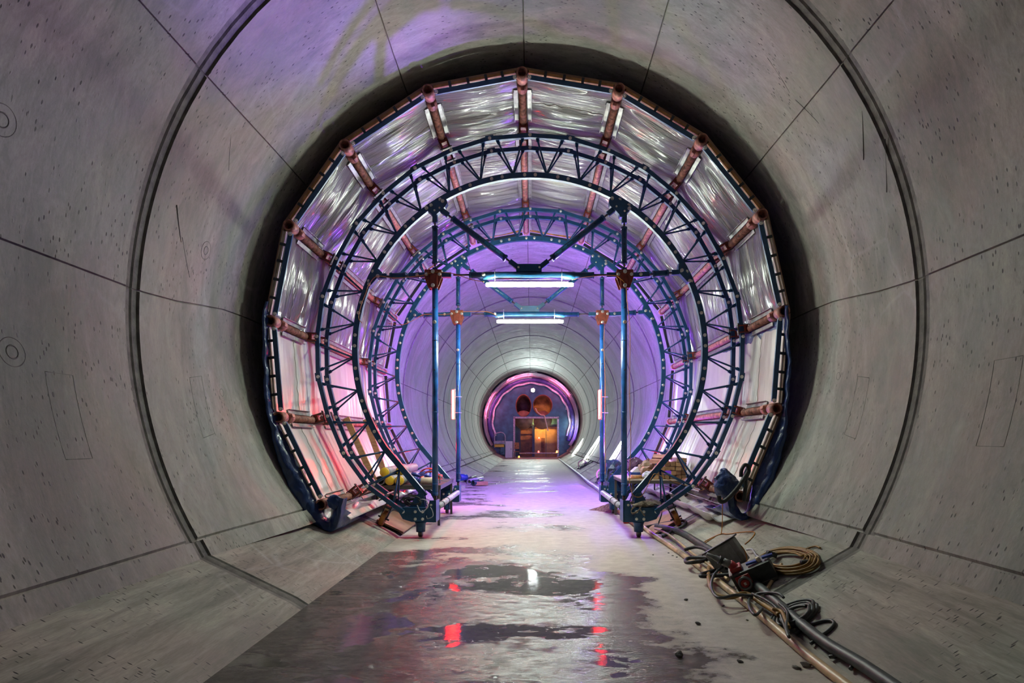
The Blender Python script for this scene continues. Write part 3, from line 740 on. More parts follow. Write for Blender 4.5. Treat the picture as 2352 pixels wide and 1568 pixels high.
tarp_side([(1812, 700), (1814, 780), (1815, 860), (1811, 940), (1802, 1010), (1786, 1080), (1758, 1140), (1728, 1182), (1705, 1194), (1688, 1188), (1674, 1160), (1670, 1125)],
          [(1802, 700), (1803, 780), (1802, 860), (1797, 940), (1782, 985), (1760, 1040), (1735, 1100), (1722, 1140), (1716, 1172), (1702, 1178), (1694, 1160), (1690, 1130)],
          'navy tarpaulin wrapped round the lower right edge of the formwork', 1)
def blob(name, c, r, mat, lab, cat, seed=0, a=.35, s=5, flat=None, n=4):
    bm = bmesh.new(); bmesh.ops.create_icosphere(bm, subdivisions=n, radius=1)
    for v in bm.verts:
        d = v.co.copy(); p = Vector((d.x*r[0], d.y*r[1], d.z*r[2])); k = min(r)
        p += crumple(p, a*k, s, seed)+crumple(p, a*.35*k, s*3, seed+2); p += Vector(c)
        if flat is not None: p.z = max(p.z, flat if not callable(flat) else flat(p.x))
        v.co = p
    me = bpy.data.meshes.new(name); bm.to_mesh(me); bm.free(); me.materials.append(mat)
    o = link_mesh(name, me); return tag(o, lab, cat)
blob('tarpaulin_bundle', at(1668, 1112, 6.93), (.16, .10, .21), M['tarp'], 'bunched navy tarpaulin bundle at the lower right front corner of the formwork', 'tarpaulin', 3, .55, 6)
blob('tarpaulin_bundle', at(767, 1152, 7.0), (.085, .07, .10), M['tarp'], 'small folded navy tarpaulin end at the lower left front corner', 'tarpaulin', 5, .5, 8)
def cable(name, pts, r, mat, lab, cat='cable', n=8, sides=10, group=None, closed=False, ends=True):
    m = MB(); m.tube(spline(pts, n, closed), r, sides, closed=closed); o = m.build(name, mat); return tag(o, lab, cat, group)
Yh = 6.82
m = MB()
m.tube(spline([at(*p, Yh) for p in [(1702, 1095), (1703, 1080), (1710, 1068), (1718, 1070), (1720, 1082), (1714, 1098), (1712, 1120), (1709, 1150)]], 8), .024, 12)
m.tube(spline([at(x, y, Yh-.06) for x, y in [(1719, 1082), (1708, 1100), (1690, 1125), (1672, 1144), (1660, 1152), (1652, 1148), (1651, 1138)]], 8), .026, 12)
tag(m.build('rubber_hose', M['black']), 'thick black hose looped over the tarpaulin bundle at right', 'hose')
p0 = at(1659, 1143, 6.85)
cable('orange_wire', [p0, p0+Vector((-.005, -.02, -.14)), gnd(1656, 1226, .01)]+[gnd(x, y, .008) for x, y in [(1636, 1236), (1615, 1249), (1622, 1241), (1655, 1226), (1672, 1226), (1700, 1222), (1730, 1221), (1732, 1228), (1722, 1240), (1711, 1249)]], .0055, M['ocable'], 'thin orange wire dropping from the bundle and looping on the right bench')
# membrane skirts under the lowest pipes
def skirt(pts, lab, y0, y1, seed):
    P = spline([Vector((x, 0, z)) for x, z in pts], 6)
    def fn(u, v):
        p = polyline(P, v)+Vector((0, y0+(y1-y0)*u, 0)); k = math.sin(PI*v)
        p.z += k*(.03*math.sin(5.1*p.y+seed)+.02*math.sin(11*p.y+2*v)); p += crumple(p, .02*k, 4, seed)
        p.y += (v-.5)*.15
        return p
    return tag(grid('membrane_skirt', fn, 90, 20, M['skirt'], thick=.006, uv=(y1-y0, .8)), lab, 'membrane')
skirt([(-2.72, .58), (-2.74, .50), (-2.68, .45), (-2.58, .47), (-2.50, .50), (-2.42, .42)], 'grey white membrane sagging under the lowest left pipe', 7.2, 12.3, 1)
skirt([(2.64, .58), (2.78, .52), (2.76, .46), (2.66, .41), (2.54, .37), (2.46, .40), (2.43, .48)], 'grey white membrane roll under the lowest right pipe', 7.25, 12.3, 2)
m = MB(); a = math.atan(SR); m.box((2.14, 9.55, ground_z(2.14)+.04), (.52, 2.0, .03), Matrix.Rotation(-a, 3, 'Y'), .004)
tag(m.build('formwork_board', M['brownboard']), 'brown board lying on the right bench behind the nearer truss', 'board')
m = MB(); a = math.atan(SL); m.box((-2.2, 9.2, ground_z(-2.2)+.04), (.46, 1.5, .03), Matrix.Rotation(a, 3, 'Y'), .004)
tag(m.build('formwork_board', M['brownboard']), 'brown board lying on the left bench behind the nearer truss', 'board')
# leaning planks
for p, q, lb in (((-3.20, 9.4, 1.86), (-2.46, 9.3, .27), 'nearer of two timber planks leaning on the left pipe above the table'), ((-3.08, 10.1, 1.86), (-2.50, 10.0, .29), 'farther of two timber planks leaning on the left pipe above the table')):
    m = MB(); m.bar(p, q, .045, .105, bev=.004); tag(m.build('timber_plank', M['wood']), lb, 'plank', 'leaning timber planks')
# ---- tables
def table(x0, x1, y0, y1, z, legs, lab, top):
    t = thing('work_table', lab, 'table', ((x0+x1)/2, y0, 0))
    m = MB(); m.box(((x0+x1)/2, (y0+y1)/2, z-.012), (x1-x0, y1-y0, .024), bev=.003); m.build('table_top', M[top], t)
    m = MB(); h = .05
    for a, b in (((x0+.02, y0+.02), (x1-.02, y0+.02)), ((x0+.02, y1-.02), (x1-.02, y1-.02)), ((x0+.02, y0+.02), (x0+.02, y1-.02)), ((x1-.02, y0+.02), (x1-.02, y1-.02))):
        m.bar((*a, z-.05), (*b, z-.05), h, .03, up=(0, 0, 1))
    m.build('table_frame', M['dark2'], t)
    for x, y in legs: m = MB(); m.box((x, y, (z-.03+ground_z(x))/2), (.04, .04, z-.03-ground_z(x)+.01)); m.build('leg', M['dark2'], t)
M['dark2'] = simple('grey_brown_steel', (.09, .085, .075), .5, .2)
table(-2.72, -1.56, 9.35, 10.9, .70, [(-2.66, 9.4), (-1.60, 9.4), (-2.66, 10.85), (-1.60, 10.85)], 'metal work table on the left, loaded with capped pipes', 'dark2')
table(1.62, 2.80, 9.6, 10.8, .78, [(1.80, 9.66), (2.74, 9.66), (1.66, 10.74), (2.74, 10.74)], 'metal work table on the right, loaded with timber blocks', 'paleply')
def pipe_end(x, z, y, L, cap, lab, r=.08, grp='short pipes on the left table'):
    t = thing('capped_pipe' if cap else 'open_pipe', lab, 'pipe', (x, y, z), grp)
    m = MB(); m.lathe((x, y, z), (0, 1, 0), [(L, r*.86), (0, r*.86), (0, r), (L, r), (L, r*.86)], 26); m.build('pipe', M['greypipe'], t)
    m = MB()
    if cap: m.lathe((x, y-.012, z), (0, 1, 0), [(0, 0), (0, r*.97), (.03, r*1.02), (.03, r*.9)], 26); m.build('end_cap', M['yellowcap'], t)
    else: m.lathe((x, y+L*.9, z), (0, 1, 0), [(0, 0), (0, r*.87)], 20); m.build('inner_plug', M['black'], t)
pipe_end(-2.60, .782, 9.33, 1.4, False, 'open grey pipe end, leftmost on the left table')
pipe_end(-2.428, .782, 9.32, 1.4, True, 'yellow capped pipe beside the open pipe on the left table')
pipe_end(-2.262, .782, 9.30, 1.4, True, 'yellow capped pipe nearest the blue fittings on the left table')
pipe_end(-2.515, .926, 9.30, 1.4, True, 'yellow capped pipe lying on top of the others on the left table')
pipe_end(-2.345, .928, 9.75, 1.1, True, 'grey green pipe set back in the upper row on the left table', .085)
def fitting(name, c, r, L, ax, mat, lab, ribs=3):
    m = MB(); c = Vector(c); pr = [(0, 0), (0, r*.8)]
    for k in range(ribs): a = L*(k+.2)/ribs; pr += [(a, r*.82), (a, r), (a+L*.35/ribs, r), (a+L*.35/ribs, r*.82)]
    pr += [(L, r*.8), (L, 0)]; m.lathe(c, ax, pr, 22); return tag(m.build(name, mat), lab, 'fitting')
fitting('pipe_fitting', (-2.06, 9.5, .735), .085, .17, (.15, .2, 1), M['bluetool'], 'upright blue ribbed fitting beside the capped pipes')
fitting('pipe_fitting', (-1.98, 10.1, .705), .085, .17, (.3, .1, 1), M['bluetool'], 'blue fitting farthest back on the left table', 2)
fitting('pipe_fitting', (-1.92, 9.42, .765), .05, .17, (-.9, .1, .25), M['bluetool'], 'blue fitting lying flat at the front edge of the left table', 4)
m = MB()
for k in range(4): m.tube([(-1.99+.10*math.cos(q), 9.62+.05*math.sin(q), .80+.028*k+.035*math.cos(q)) for q in [PI*2*i/20 for i in range(20)]], .012, 7, closed=True)
tag(m.build('blue_strap_coil', M['bluetool']), 'coil of blue strap between the blue fittings and the red saddles', 'strap')
for k, (x, z, lb) in enumerate(((-1.83, .90, 'lower'), (-1.86, .955, 'upper'))):
    m = MB(); n = 14; vs = []
    for i in range(n+1):
        a = PI*(.08+.84*i/n)
        for rr, dy in ((.135, 0), (.135, .16), (.115, .16), (.115, 0)): vs.append((x-.0+rr*1.15*math.cos(a), 9.75+dy, z-.10+rr*.85*math.sin(a)))
    fs = [(i*4+q, i*4+(q+1) % 4, i*4+4+(q+1) % 4, i*4+4+q) for i in range(n) for q in range(4)]+[(0, 1, 2, 3), (n*4+3, n*4+2, n*4+1, n*4)]
    m.add(vs, fs, True); tag(m.build('pipe_saddle', M['redtool']), '%s of two red curved saddles on the left table' % lb, 'saddle', 'red saddles')
fitting('red_coupling', (-2.0, 9.52, .75), .04, .14, (.8, .1, .5), M['redtool'], 'small red coupling in front of the red saddles', 2)
t = thing('plastic_bottle', 'cream plastic bottle lying on the left table behind the post', 'bottle', (-1.93, 9.45, .765))
m = MB(); m.lathe((-1.94, 9.45, .768), (1, .05, 0), [(0, 0), (0, .03), (.03, .062), (.24, .062), (.27, .05), (.27, 0)], 22); m.build('body', M['cream'], t)
m = MB(); m.lathe((-1.975, 9.449, .768), (1, .05, 0), [(0, 0), (0, .026), (.04, .026)], 16); m.build('cap', M['redtool'], t)
fitting('red_coupling', (-1.68, 9.9, .735), .05, .12, (.2, .1, 1), M['redtool'], 'red fitting standing right of the post on the left table', 2)
m = MB(); m.bar((-1.75, 9.5, .80), (-1.50, 9.7, .74), .02, .02); m.bar((-1.62, 9.5, .86), (-1.52, 9.45, .80), .015, .015); m.bar((-1.6, 9.5, .72), (-1.6, 9.5, .86), .02, .02)
tag(m.build('steel_clamp', M['alu']), 'small steel clamp at the right corner of the left table', 'clamp')
# timber blocks on the right table
mb = MB(); mb.box((0, 0, 0), (.088, .42, .070), bev=.005); blk = mb.build('timber_block', M['wood'])
tag(blk, 'sawn timber block in the stack on the right table', 'timber block', 'timber blocks stacked on the right table')
rng = random.Random(3); first = True
for row, cols in enumerate(((0, 1, 2, 3, 4, 5), (0, 1, 3, 4, 5), (1, 2, 3, 4, 5), (2, 3, 4, 5), (4, 5))):
    for c_ in cols:
        o = blk if first else blk.copy()
        if not first: C.objects.link(o)
        first = False
        o.location = (2.21+c_*.099+rng.uniform(-.003, .003), 9.84+rng.uniform(-.03, .04), .818+row*.0752)
        o.rotation_euler = (0, 0, rng.uniform(-.025, .025))
for x, y, z, r in ((2.38, 9.9, 1.20-.03, .5), (2.30, 9.82, 1.09, -.35)):
    o = blk.copy(); C.objects.link(o); o.location = (x, y, z+.0); o.rotation_euler = (0, r*.6, .5); o['label'] = 'loose timber block tilted on top of the stack, '+('upper' if r > 0 else 'lower')
t = thing('tape_roll', 'orange tape roll lying on the right table beside the post', 'tape', (1.88, 9.75, .82))
m = MB(); m.lathe((1.89, 9.80, .782), (0, 0, 1), [(0, .05), (0, .105), (.06, .105), (.06, .05), (0, .05)], 26); m.build('roll', M['orange_wood'], t)
m = MB(); m.lathe((1.89, 9.80, .79), (0, 0, 1), [(0, .045), (0, .052), (.055, .052), (.055, .045)], 20); m.build('core', M['paleply'], t)
blob('plastic_bag', (2.08, 9.75, .84), (.10, .08, .065), M['clearbag'], 'crumpled clear plastic bag on the right table', 'bag', 2, .7, 12, .782)
blob('paper_sack', (2.16, 10.15, .93), (.17, .12, .15), M['sack'], 'crumpled brown sack between the bag and the timber stack', 'sack', 4, .6, 9, .782)
t = thing('tool_case', 'white topped blue case on the right table under the purple bag', 'case', (2.05, 10.3, .78))
m = MB(); m.box((2.06, 10.32, .825), (.40, .26, .09), bev=.01); m.build('case_body', M['bluetool'], t)
m = MB(); m.prism([(1.88, .87), (2.24, .87), (2.17, .96), (1.98, .96)], 10.2, 10.44); m.build('lid', M['white'], t)
blob('plastic_bag', (2.0, 10.6, .985), (.20, .12, .14), M['bag'], 'shiny purple grey bag heaped at the back of the right table', 'bag', 6, .6, 8, .78)
blob('plastic_bag', (2.24, 10.5, .98), (.06, .06, .14), M['rust'], 'upright brown bag beside the purple bag', 'bag', 7, .4, 9, .78)
m = MB(); m.box((1.85, 9.68, .789), (.30, .05, .018), Matrix.Rotation(.35, 3, 'Z')); tag(m.build('timber_batten', M['wood']), 'thin pale batten at the left corner of the right table', 'batten')
blob('tarpaulin_heap', (1.78, 11.55, .62), (.27, .42, .40), M['gtarp'], 'dark green tarpaulin thrown over gear behind the farther right foot', 'tarpaulin', 8, .5, 3.5, ground_z)
# bundles on the bases
m = MB(); rng = random.Random(5)
c0 = Vector((-1.82, T1-.02, .54))
for k in range(11):
    rx, rz, ph = rng.uniform(.09, .17), rng.uniform(.03, .065), rng.uniform(0, 6)
    m.tube([c0+Vector((rx*math.cos(q)+.02*math.sin(k), rng.uniform(-.0, .0)+.05*math.sin(q+ph), .012*k*.5+rz*math.sin(q)-.02)) for q in [PI*2*i/22 for i in range(22)]], .009, 6, closed=True)
tag(m.build('cable_bundle', M['grey_hose']), 'bundle of dark cable resting on the left base beam', 'cable')
cable('cable_loop', [(-1.72, T1-.17, .50), (-1.66, T1-.18, .40), (-1.56, T1-.19, .47), (-1.57, T1-.18, .56), (-1.66, T1-.1, .58), (-1.75, T1, .53)], .008, M['greytube'], 'pale cable loop hanging over the left caster plate')
cable('cable_loop', [(-1.60, T1-.05, .52), (-1.50, T1-.18, .44), (-1.48, T1-.19, .34), (-1.56, T1-.18, .30), (-1.58, T1-.17, .34)], .006, M['greytube'], 'thin pale cable loop beside the left shoe plate')
def web(pts, w_, mat, par=None):
    P = spline(pts, 6); m = MB(); vs = []; fs = []
    for i, p in enumerate(P): vs += [p+Vector((0, -.004, w_/2)), p+Vector((0, -.004, -w_/2)), p+Vector((0, .004, -w_/2)), p+Vector((0, .004, w_/2))]
    for i in range(len(P)-1):
        for q in range(4): fs.append((i*4+q, i*4+(q+1) % 4, i*4+4+(q+1) % 4, i*4+4+q))
    return m.add(vs, fs, True)
t = thing('lifting_sling', 'grey brown lifting sling draped over the right base beam', 'sling', (1.65, T1, .47))
M['sling'] = simple('grey_brown_webbing', (.20, .16, .12), .8, var=.4, scale=20)
b_ = blob('sling_pile', (1.74, T1-.02, .51), (.24, .12, .05), M['sling'], None, None, 9, .9, 9, .455); b_.parent = t; b_.data.transform(Matrix.Translation(-Vector(t.location)))
w1 = web([(1.66, T1-.15, .52), (1.62, T1-.19, .44), (1.52, T1-.20, .38), (1.49, T1-.19, .42), (1.56, T1-.18, .49), (1.66, T1-.17, .50)], .03, M['sling']); w1.build('sling_loop', M['sling'], t)
web([(1.60, T1-.15, .53), (1.63, T1-.19, .44), (1.68, T1-.20, .36), (1.70, T1-.19, .35)], .032, M['sling']).build('sling_loop', M['sling'], t)
w2 = web([(1.95, T1-.14, .50), (1.96, T1-.18, .40), (1.92, T1-.19, .28), (1.90, T1-.19, .23)], .05, M['gtarp']); o = w2.build('green_strap', M['gtarp'], t); o['label'] = 'dark green strap end'
# orange lamp cables
yc = T1-.085
cable('lamp_cable', [at(x, y, yc) for x, y in [(832, 742), (824, 730), (828, 705), (840, 673), (847, 654), (866, 634), (906, 638), (965, 633), (1000, 625), (1040, 628), (1080, 641), (1112, 647)]], .005, M['ocable'], 'orange cable running from the nearer white lamp to the left arch')
cable('lamp_cable', [at(x, y, yc) for x, y in [(1314, 642), (1350, 635), (1408, 632), (1425, 640), (1437, 655), (1440, 690), (1447, 760), (1446, 900), (1449, 1010), (1446, 1090), (1448, 1120), (1456, 1138), (1472, 1140), (1484, 1122), (1497, 1096), (1507, 1088), (1540, 1103), (1585, 1118), (1612, 1126), (1622, 1116)]], .005, M['ocable'], 'orange cable running down the nearer right post and along the lacing')
cable('lamp_cable', [at(x, y, T2-.08) for x, y in [(1146, 729), (1120, 716), (1060, 716), (1020, 722), (975, 722), (950, 735), (925, 745), (890, 742)]], .005, M['ocable'], 'orange cable from the farther white lamp to the left arch')
cable('lamp_cable', [at(x, y, T2-.08) for x, y in [(1388, 745), (1387, 800), (1390, 880), (1389, 960), (1391, 1040), (1390, 1090)]], .005, M['ocable'], 'orange cable running down the farther right post')

# ------------------------------------------------------------------ right-hand pipes and hoses along the floor edge
def gp(L, lift): return [gnd(x, y, lift) for x, y in L]
cable('service_pipe', gp([(2070, 1660), (1968, 1590), (1860, 1508), (1780, 1440), (1700, 1374), (1640, 1328), (1590, 1289), (1545, 1257), (1500, 1227), (1462, 1198), (1432, 1174)], .034), .033, M['beige'], 'beige plastic pipe running along the right edge of the floor', 'pipe', 10, 16)
m = MB(); m.tube(spline(gp([(2160, 1650), (1990, 1532), (1900, 1478), (1840, 1432), (1790, 1388), (1740, 1344), (1690, 1302), (1648, 1272), (1605, 1246), (1565, 1222), (1530, 1212), (1508, 1208)], .046), 10), .042, 16)
tag(m.build('supply_hose', M['grey_hose']), 'thick dark grey hose beside the beige pipe on the right', 'hose')
cable('service_cable', gp([(1504, 1214), (1530, 1224), (1556, 1242), (1580, 1262), (1600, 1277), (1640, 1305), (1672, 1330)], .09), .016, M['beige'], 'slim beige cable lying over the dark grey hose')
cable('service_pipe', gp([(1425, 1168), (1405, 1151), (1385, 1134), (1372, 1122)], .05)+[gnd(1352, 1108, .06), gnd(1335, 1093, .05), gnd(1318, 1080, .05), gnd(1305, 1070, .05), gnd(1292, 1060, .05), gnd(1284, 1054, .04)], .055, M['greytube'], 'pale pipe running on along the floor edge beyond the formwork', 'pipe', 8, 14)
def loop(name, L, r, lift, mat, lab, cat='hose', jig=0):
    P = [gnd(x, y, lift+jig*math.sin(i*1.7)) for i, (x, y) in enumerate(L)]
    return cable(name, P, r, mat, lab, cat, 8, 12)
loop('black_hose', [(1572, 1262), (1598, 1256), (1622, 1262), (1632, 1275), (1620, 1286), (1592, 1291), (1576, 1291), (1578, 1283), (1600, 1280), (1640, 1281), (1665, 1280)], .021, .10, M['black'], 'black hose coiled in two loops beside the grey cabinet', jig=.012)
loop('black_hose', [(1680, 1302), (1650, 1308), (1615, 1317), (1611, 1323), (1640, 1322), (1690, 1318)], .02, .09, M['black'], 'black hose folded in front of the black socket box')
loop('black_hose', [(1474, 1212), (1500, 1206), (1555, 1196), (1574, 1197), (1572, 1206), (1545, 1220), (1522, 1232)], .022, .045, M['black'], 'bent black hose on the bench beside the nearer right caster')
loop('yellow_hose', [(1662, 1279), (1652, 1273), (1640, 1280), (1629, 1302), (1628, 1330), (1636, 1355), (1655, 1369), (1680, 1371), (1705, 1363), (1722, 1366), (1745, 1382), (1770, 1398), (1790, 1412)], .021, .085, M['yhose'], 'thick yellow brown hose hanging in a loop over the beige pipe', jig=.01)
loop('black_hose', [(1690, 1290), (1662, 1300), (1640, 1320), (1634, 1348), (1650, 1372), (1690, 1366), (1730, 1368)], .013, .11, M['grey_hose'], 'thin dark hose twisted with the yellow brown hose')
loop('grey_cable', [(1800, 1372), (1785, 1362), (1745, 1362), (1722, 1375), (1722, 1395), (1735, 1412), (1750, 1398)], .012, .10, M['grey_hose'], 'thin grey cable loop standing over the dark grey hose', 'cable', .02)
loop('grey_cable', [(1728, 1363), (1760, 1378), (1785, 1398), (1800, 1430), (1812, 1462), (1806, 1440), (1808, 1405), (1790, 1385)], .012, .11, M['grey_hose'], 'grey cable tangled over the hose below the loop', 'cable', .02)
loop('yellow_hose', [(1775, 1398), (1795, 1404), (1805, 1425), (1812, 1440)], .014, .12, M['yhose'], 'short yellow brown hose end crossing the dark grey hose')
loop('beige_cable', [(1795, 1295), (1785, 1312), (1772, 1335), (1760, 1355), (1752, 1368)], .016, .02, M['beige'], 'beige cable coming down from the yellow coil to the hoses', 'cable')
def coil(name, c, rx, ry, rot, n, r, mat, lab, seed, tail=None, spread=.35):
    rng = random.Random(seed); P = []
    k = 0
    for i in range(n):
        a, b = rx*(1-spread*i/n)+rng.uniform(-2, 2), ry*(1-spread*1.2*i/n)+rng.uniform(-2, 2); ox, oy = rng.uniform(-3, 3)-i*.8, rng.uniform(-1.5, 1.5)-i*.5
        for q in range(14):
            t_ = 2*PI*q/14; x, y = a*math.cos(t_), b*math.sin(t_)
            P.append(gnd(c[0]+ox+x*math.cos(rot)-y*math.sin(rot), c[1]+oy+x*math.sin(rot)+y*math.cos(rot), r+(i % 4)*r*1.6+r*.6*rng.random()))
    if tail: P += [gnd(x, y, r+.01) for x, y in tail]
    m = MB(); m.tube(spline(P, 4), r, 9); return tag(m.build(name, mat), lab, 'cable coil')
coil('cable_coil', (1814, 1288), 70, 30, .0, 12, .0095, M['yhose'], 'large coil of yellow brown extension cable on the right bench', 1, [(1850, 1262), (1872, 1254), (1884, 1258)], .42)
m = MB(); q = gnd(1840, 1291, .07); m.lathe(q, (1, .1, -.02), [(0, 0), (0, .022), (.10, .025), (.10, 0)], 14); tag(m.build('cable_plug', M['black']), 'black plug lying on the yellow brown cable coil', 'plug')
m = MB(); q = gnd(1772, 1272, .08); m.box(q, (.10, .06, .05), Matrix.Rotation(.3, 3, 'Y'), .01); tag(m.build('cable_socket', M['black']), 'black socket block at the left end of the yellow coil', 'socket')
coil('cable_coil', (1826, 1412), 56, 24, -.42, 4, .013, M['grey_hose'], 'dark grey cable coil on the lower right bench', 2, None, .5)
loop('grey_cable', [(1828, 1456), (1850, 1440), (1880, 1428), (1905, 1424), (1916, 1431), (1905, 1446), (1885, 1460), (1862, 1478)], .013, .015, M['grey_hose'], 'single dark cable bight on the bench below the grey coil', 'cable')
loop('grey_cable', [(1905, 1508), (1930, 1505), (1950, 1511), (1957, 1524), (1954, 1536)], .013, .015, M['grey_hose'], 'short dark cable end near the lower right corner', 'cable')
# power box
p0, p1 = gnd(1701, 1366), gnd(1791, 1330); u = (p1-p0); u.normalize(); nn = Vector((-SR, 0, 1)).normalized(); v = nn.cross(u).normalized(); u = v.cross(nn).normalized()
if v.y < 0: v = -v
Lb = (p1-p0).length; Rb = Matrix((u, v, nn)).transposed(); H, Dp = .185, .20; off = nn*.015
t = thing('socket_box', 'black power socket box lying on the right bench', 'power box', tuple(p0))
m = MB(); m.box(p0+u*Lb/2+v*Dp/2+nn*H/2+off, (Lb, Dp, H), Rb, .008); m.build('box_body', M['dark3'] if 'dark3' in M else M.setdefault('dark3', simple('black_grey_plastic', (.035, .038, .038), .45, var=.35, scale=14)), t)
m = MB(); m.box(p0+u*(Lb/2-.005)-v*.006+nn*.012+off, (Lb, .02, .02), Rb); m.build('base_rail', M['dark2'], t)
m = MB(); m.box(p0+u*.01+v*Dp/2+nn*(H+.004)+off, (.03, Dp+.01, .012), Rb); m.build('end_rim', M['greybox'], t)
fc = p0+u*.10+nn*.09+off-v*.004
m = MB(); m.box(fc-v*.006, (.135, .022, .14), Rb, .006); so = m.build('socket_flange', M['socket_red'], t)
m = MB(); m.lathe(fc-v*.012, -v, [(0, .064), (.035, .064), (.035, .046), (.02, .044), (.02, 0)], 28); m.build('socket_ring', M['greybox'], so)
m = MB(); m.lathe(fc-v*.03, -v, [(0, .041), (.016, .040), (.018, .034), (.018, 0)], 26); m.build('socket_lid', M['socket_red'], so)
m = MB(); m.box(fc-v*.05, (.022, .003, .028), Rb); m.build('white_tag', M['white'], so)
for k, du in enumerate((.20, .36)):
    m = MB(); m.box(p0+u*(du+.03)+v*.07+nn*(H+.022)+off, (.10, .035, .02), Rb@Matrix.Rotation(.1, 3, 'Y')); m.build('blue_lever', M['bluetool'], t)
m = MB(); m.lathe(p0+u*.30+v*.08+nn*(H)+off, nn, [(0, .022), (.03, .022), (.045, .015), (.045, 0)], 14); m.build('knob', M['cream'], t)
fc2 = p0+u*.075+v*.10+nn*(H)+off
m = MB(); m.box(fc2+nn*.02, (.11, .11, .045), Rb, .008); m.lathe(fc2+nn*.02, nn-u*.5, [(0, .042), (.07, .042), (.07, .03)], 20); m.build('top_socket', M['socket_red'], t)
pl = fc2+nn*.07-u*.03
t2 = thing('power_plug', 'large dark plug pushed into the red socket on top of the black box', 'plug', tuple(pl))
ax = (nn-u*.75-v*.05).normalized(); m = MB(); m.lathe(pl, ax, [(0, 0), (0, .038), (.07, .038), (.07, .032), (.16, .028), (.17, .022), (.24, .018), (.24, 0)], 20); m.build('plug_body', M['greybox'], t2)
m = MB(); m.lathe(pl+ax*.085, ax, [(0, .034), (0, .041), (.03, .041), (.03, .032)], 20); m.build('locking_ring', M['black'], t2)
# grey cabinet leaning behind it
q0, q1 = gnd(1664, 1326), gnd(1738, 1300); uu = (q1-q0).normalized(); tilt = (nn*.9+Vector((-.15, .35, .2))).normalized(); vv = tilt.cross(uu).normalized()
if vv.y < 0: vv = -vv
uu = vv.cross(tilt).normalized(); uu = -uu if uu.x < 0 else uu
Rg = Matrix((uu, vv, tilt)).transposed(); Lg = .40; Hg = .27
t = thing('grey_cabinet', 'grey plastic cabinet tipped on its side behind the black socket box', 'cabinet', tuple(q0))
g0 = q0+uu*.13+vv*.09+tilt*(Hg/2+.03)
m = MB(); m.box(g0, (Lg-.05, .16, Hg), Rg, .012); m.build('cabinet_body', M['greybox'], t)
m = MB(); m.box(g0+tilt*(Hg/2+.008)+uu*.0, (Lg, .19, .016), Rg, .005); m.build('lid_rim', M['dark3'], t)
m = MB(); m.box(g0+vv*-.083+uu*.06, (.13, .006, Hg*.8), Rg, .002); m.build('front_panel', M['greybox'], t)
cable('orange_wire', [g0+uu*.19+tilt*.02, g0+uu*.20-tilt*.05-vv*.05, g0+uu*.17-tilt*.13-vv*.08, g0+uu*.14-tilt*.14-vv*.10], .006, M['ocable'], 'short orange wire hanging beside the grey cabinet')
loop('white_cable', [(1715, 1262), (1728, 1262), (1737, 1275), (1745, 1280)], .012, .05, M['greytube'], 'pale cable leaving the grey cabinet towards the yellow coil', 'cable')
m = MB(); c0 = gnd(1714, 1248); 
# stones and debris
rng = random.Random(11); k = 0
for (x, y, s) in ((1830, 1534, .028), (1850, 1530, .034), (1793, 1402, .02), (1716, 1424, .012), (1660, 1392, .015), (1700, 1520, .02), (1500, 1275, .012), (1575, 1378, .02), (1560, 1508, .03), (1604, 1434, .02), (1535, 1270, .014), (1545, 1276, .014), (1555, 1280, .012), (1925, 1575, .03)):
    p = gnd(x, y); k += 1
    o = blob('concrete_chip', (p.x, p.y, p.z+s*.35), (s, s*.8, s*.55), M['joint'] if k > 2 else M['wall'], 'grey concrete chip on the floor by the beige pipe', 'debris', k, 1.1, 16, lambda x_: ground_z(x_)-.002, 2)
    o['group'] = 'concrete chips on the floor'
    if k == 1: o['label'] = 'largest pale concrete chip, at the lower end of the beige pipe'
def mound(c, r, h, mat, lab):
    def fn(u, v):
        a = 2*PI*u; rr = r*v*(1+.25*math.sin(3*a)+.1*math.sin(7*a)); x, y = c.x+rr*math.cos(a)*1.3, c.y+rr*math.sin(a)
        z = h*(1-v)**1.1; p = Vector((x, y, ground_z(x)+z)); p += crumple(p, .02*(1-v*.9), 14, 3); p.z = max(p.z, ground_z(x)-.005+.01*(1-v)); return p
    return tag(grid('sand_heap', fn, 40, 14, mat), lab, 'sand', kind='stuff')
mound(gnd(1398, 1172), .26, .15, M['sand'], 'small heap of brown sand at the farther right foot')
m = MB(); q = gnd(1439, 1199, .022); m.lathe(q-Vector((.05, 0, 0)), (1, .1, 0), [(0, 0), (0, .022), (.02, .03), (.07, .03), (.1, .018), (.1, 0)], 14); tag(m.build('orange_stopper', M['redtool']), 'small orange plastic stopper on the floor by the nearer right foot', 'stopper')
m = MB(); P = gp([(1420, 1172), (1440, 1190), (1470, 1212)], .05); m.tube(spline(P, 8), .04, 12); tag(m.build('sleeve_hose', M['rust']), 'brown sleeved hose between the two right feet', 'hose')

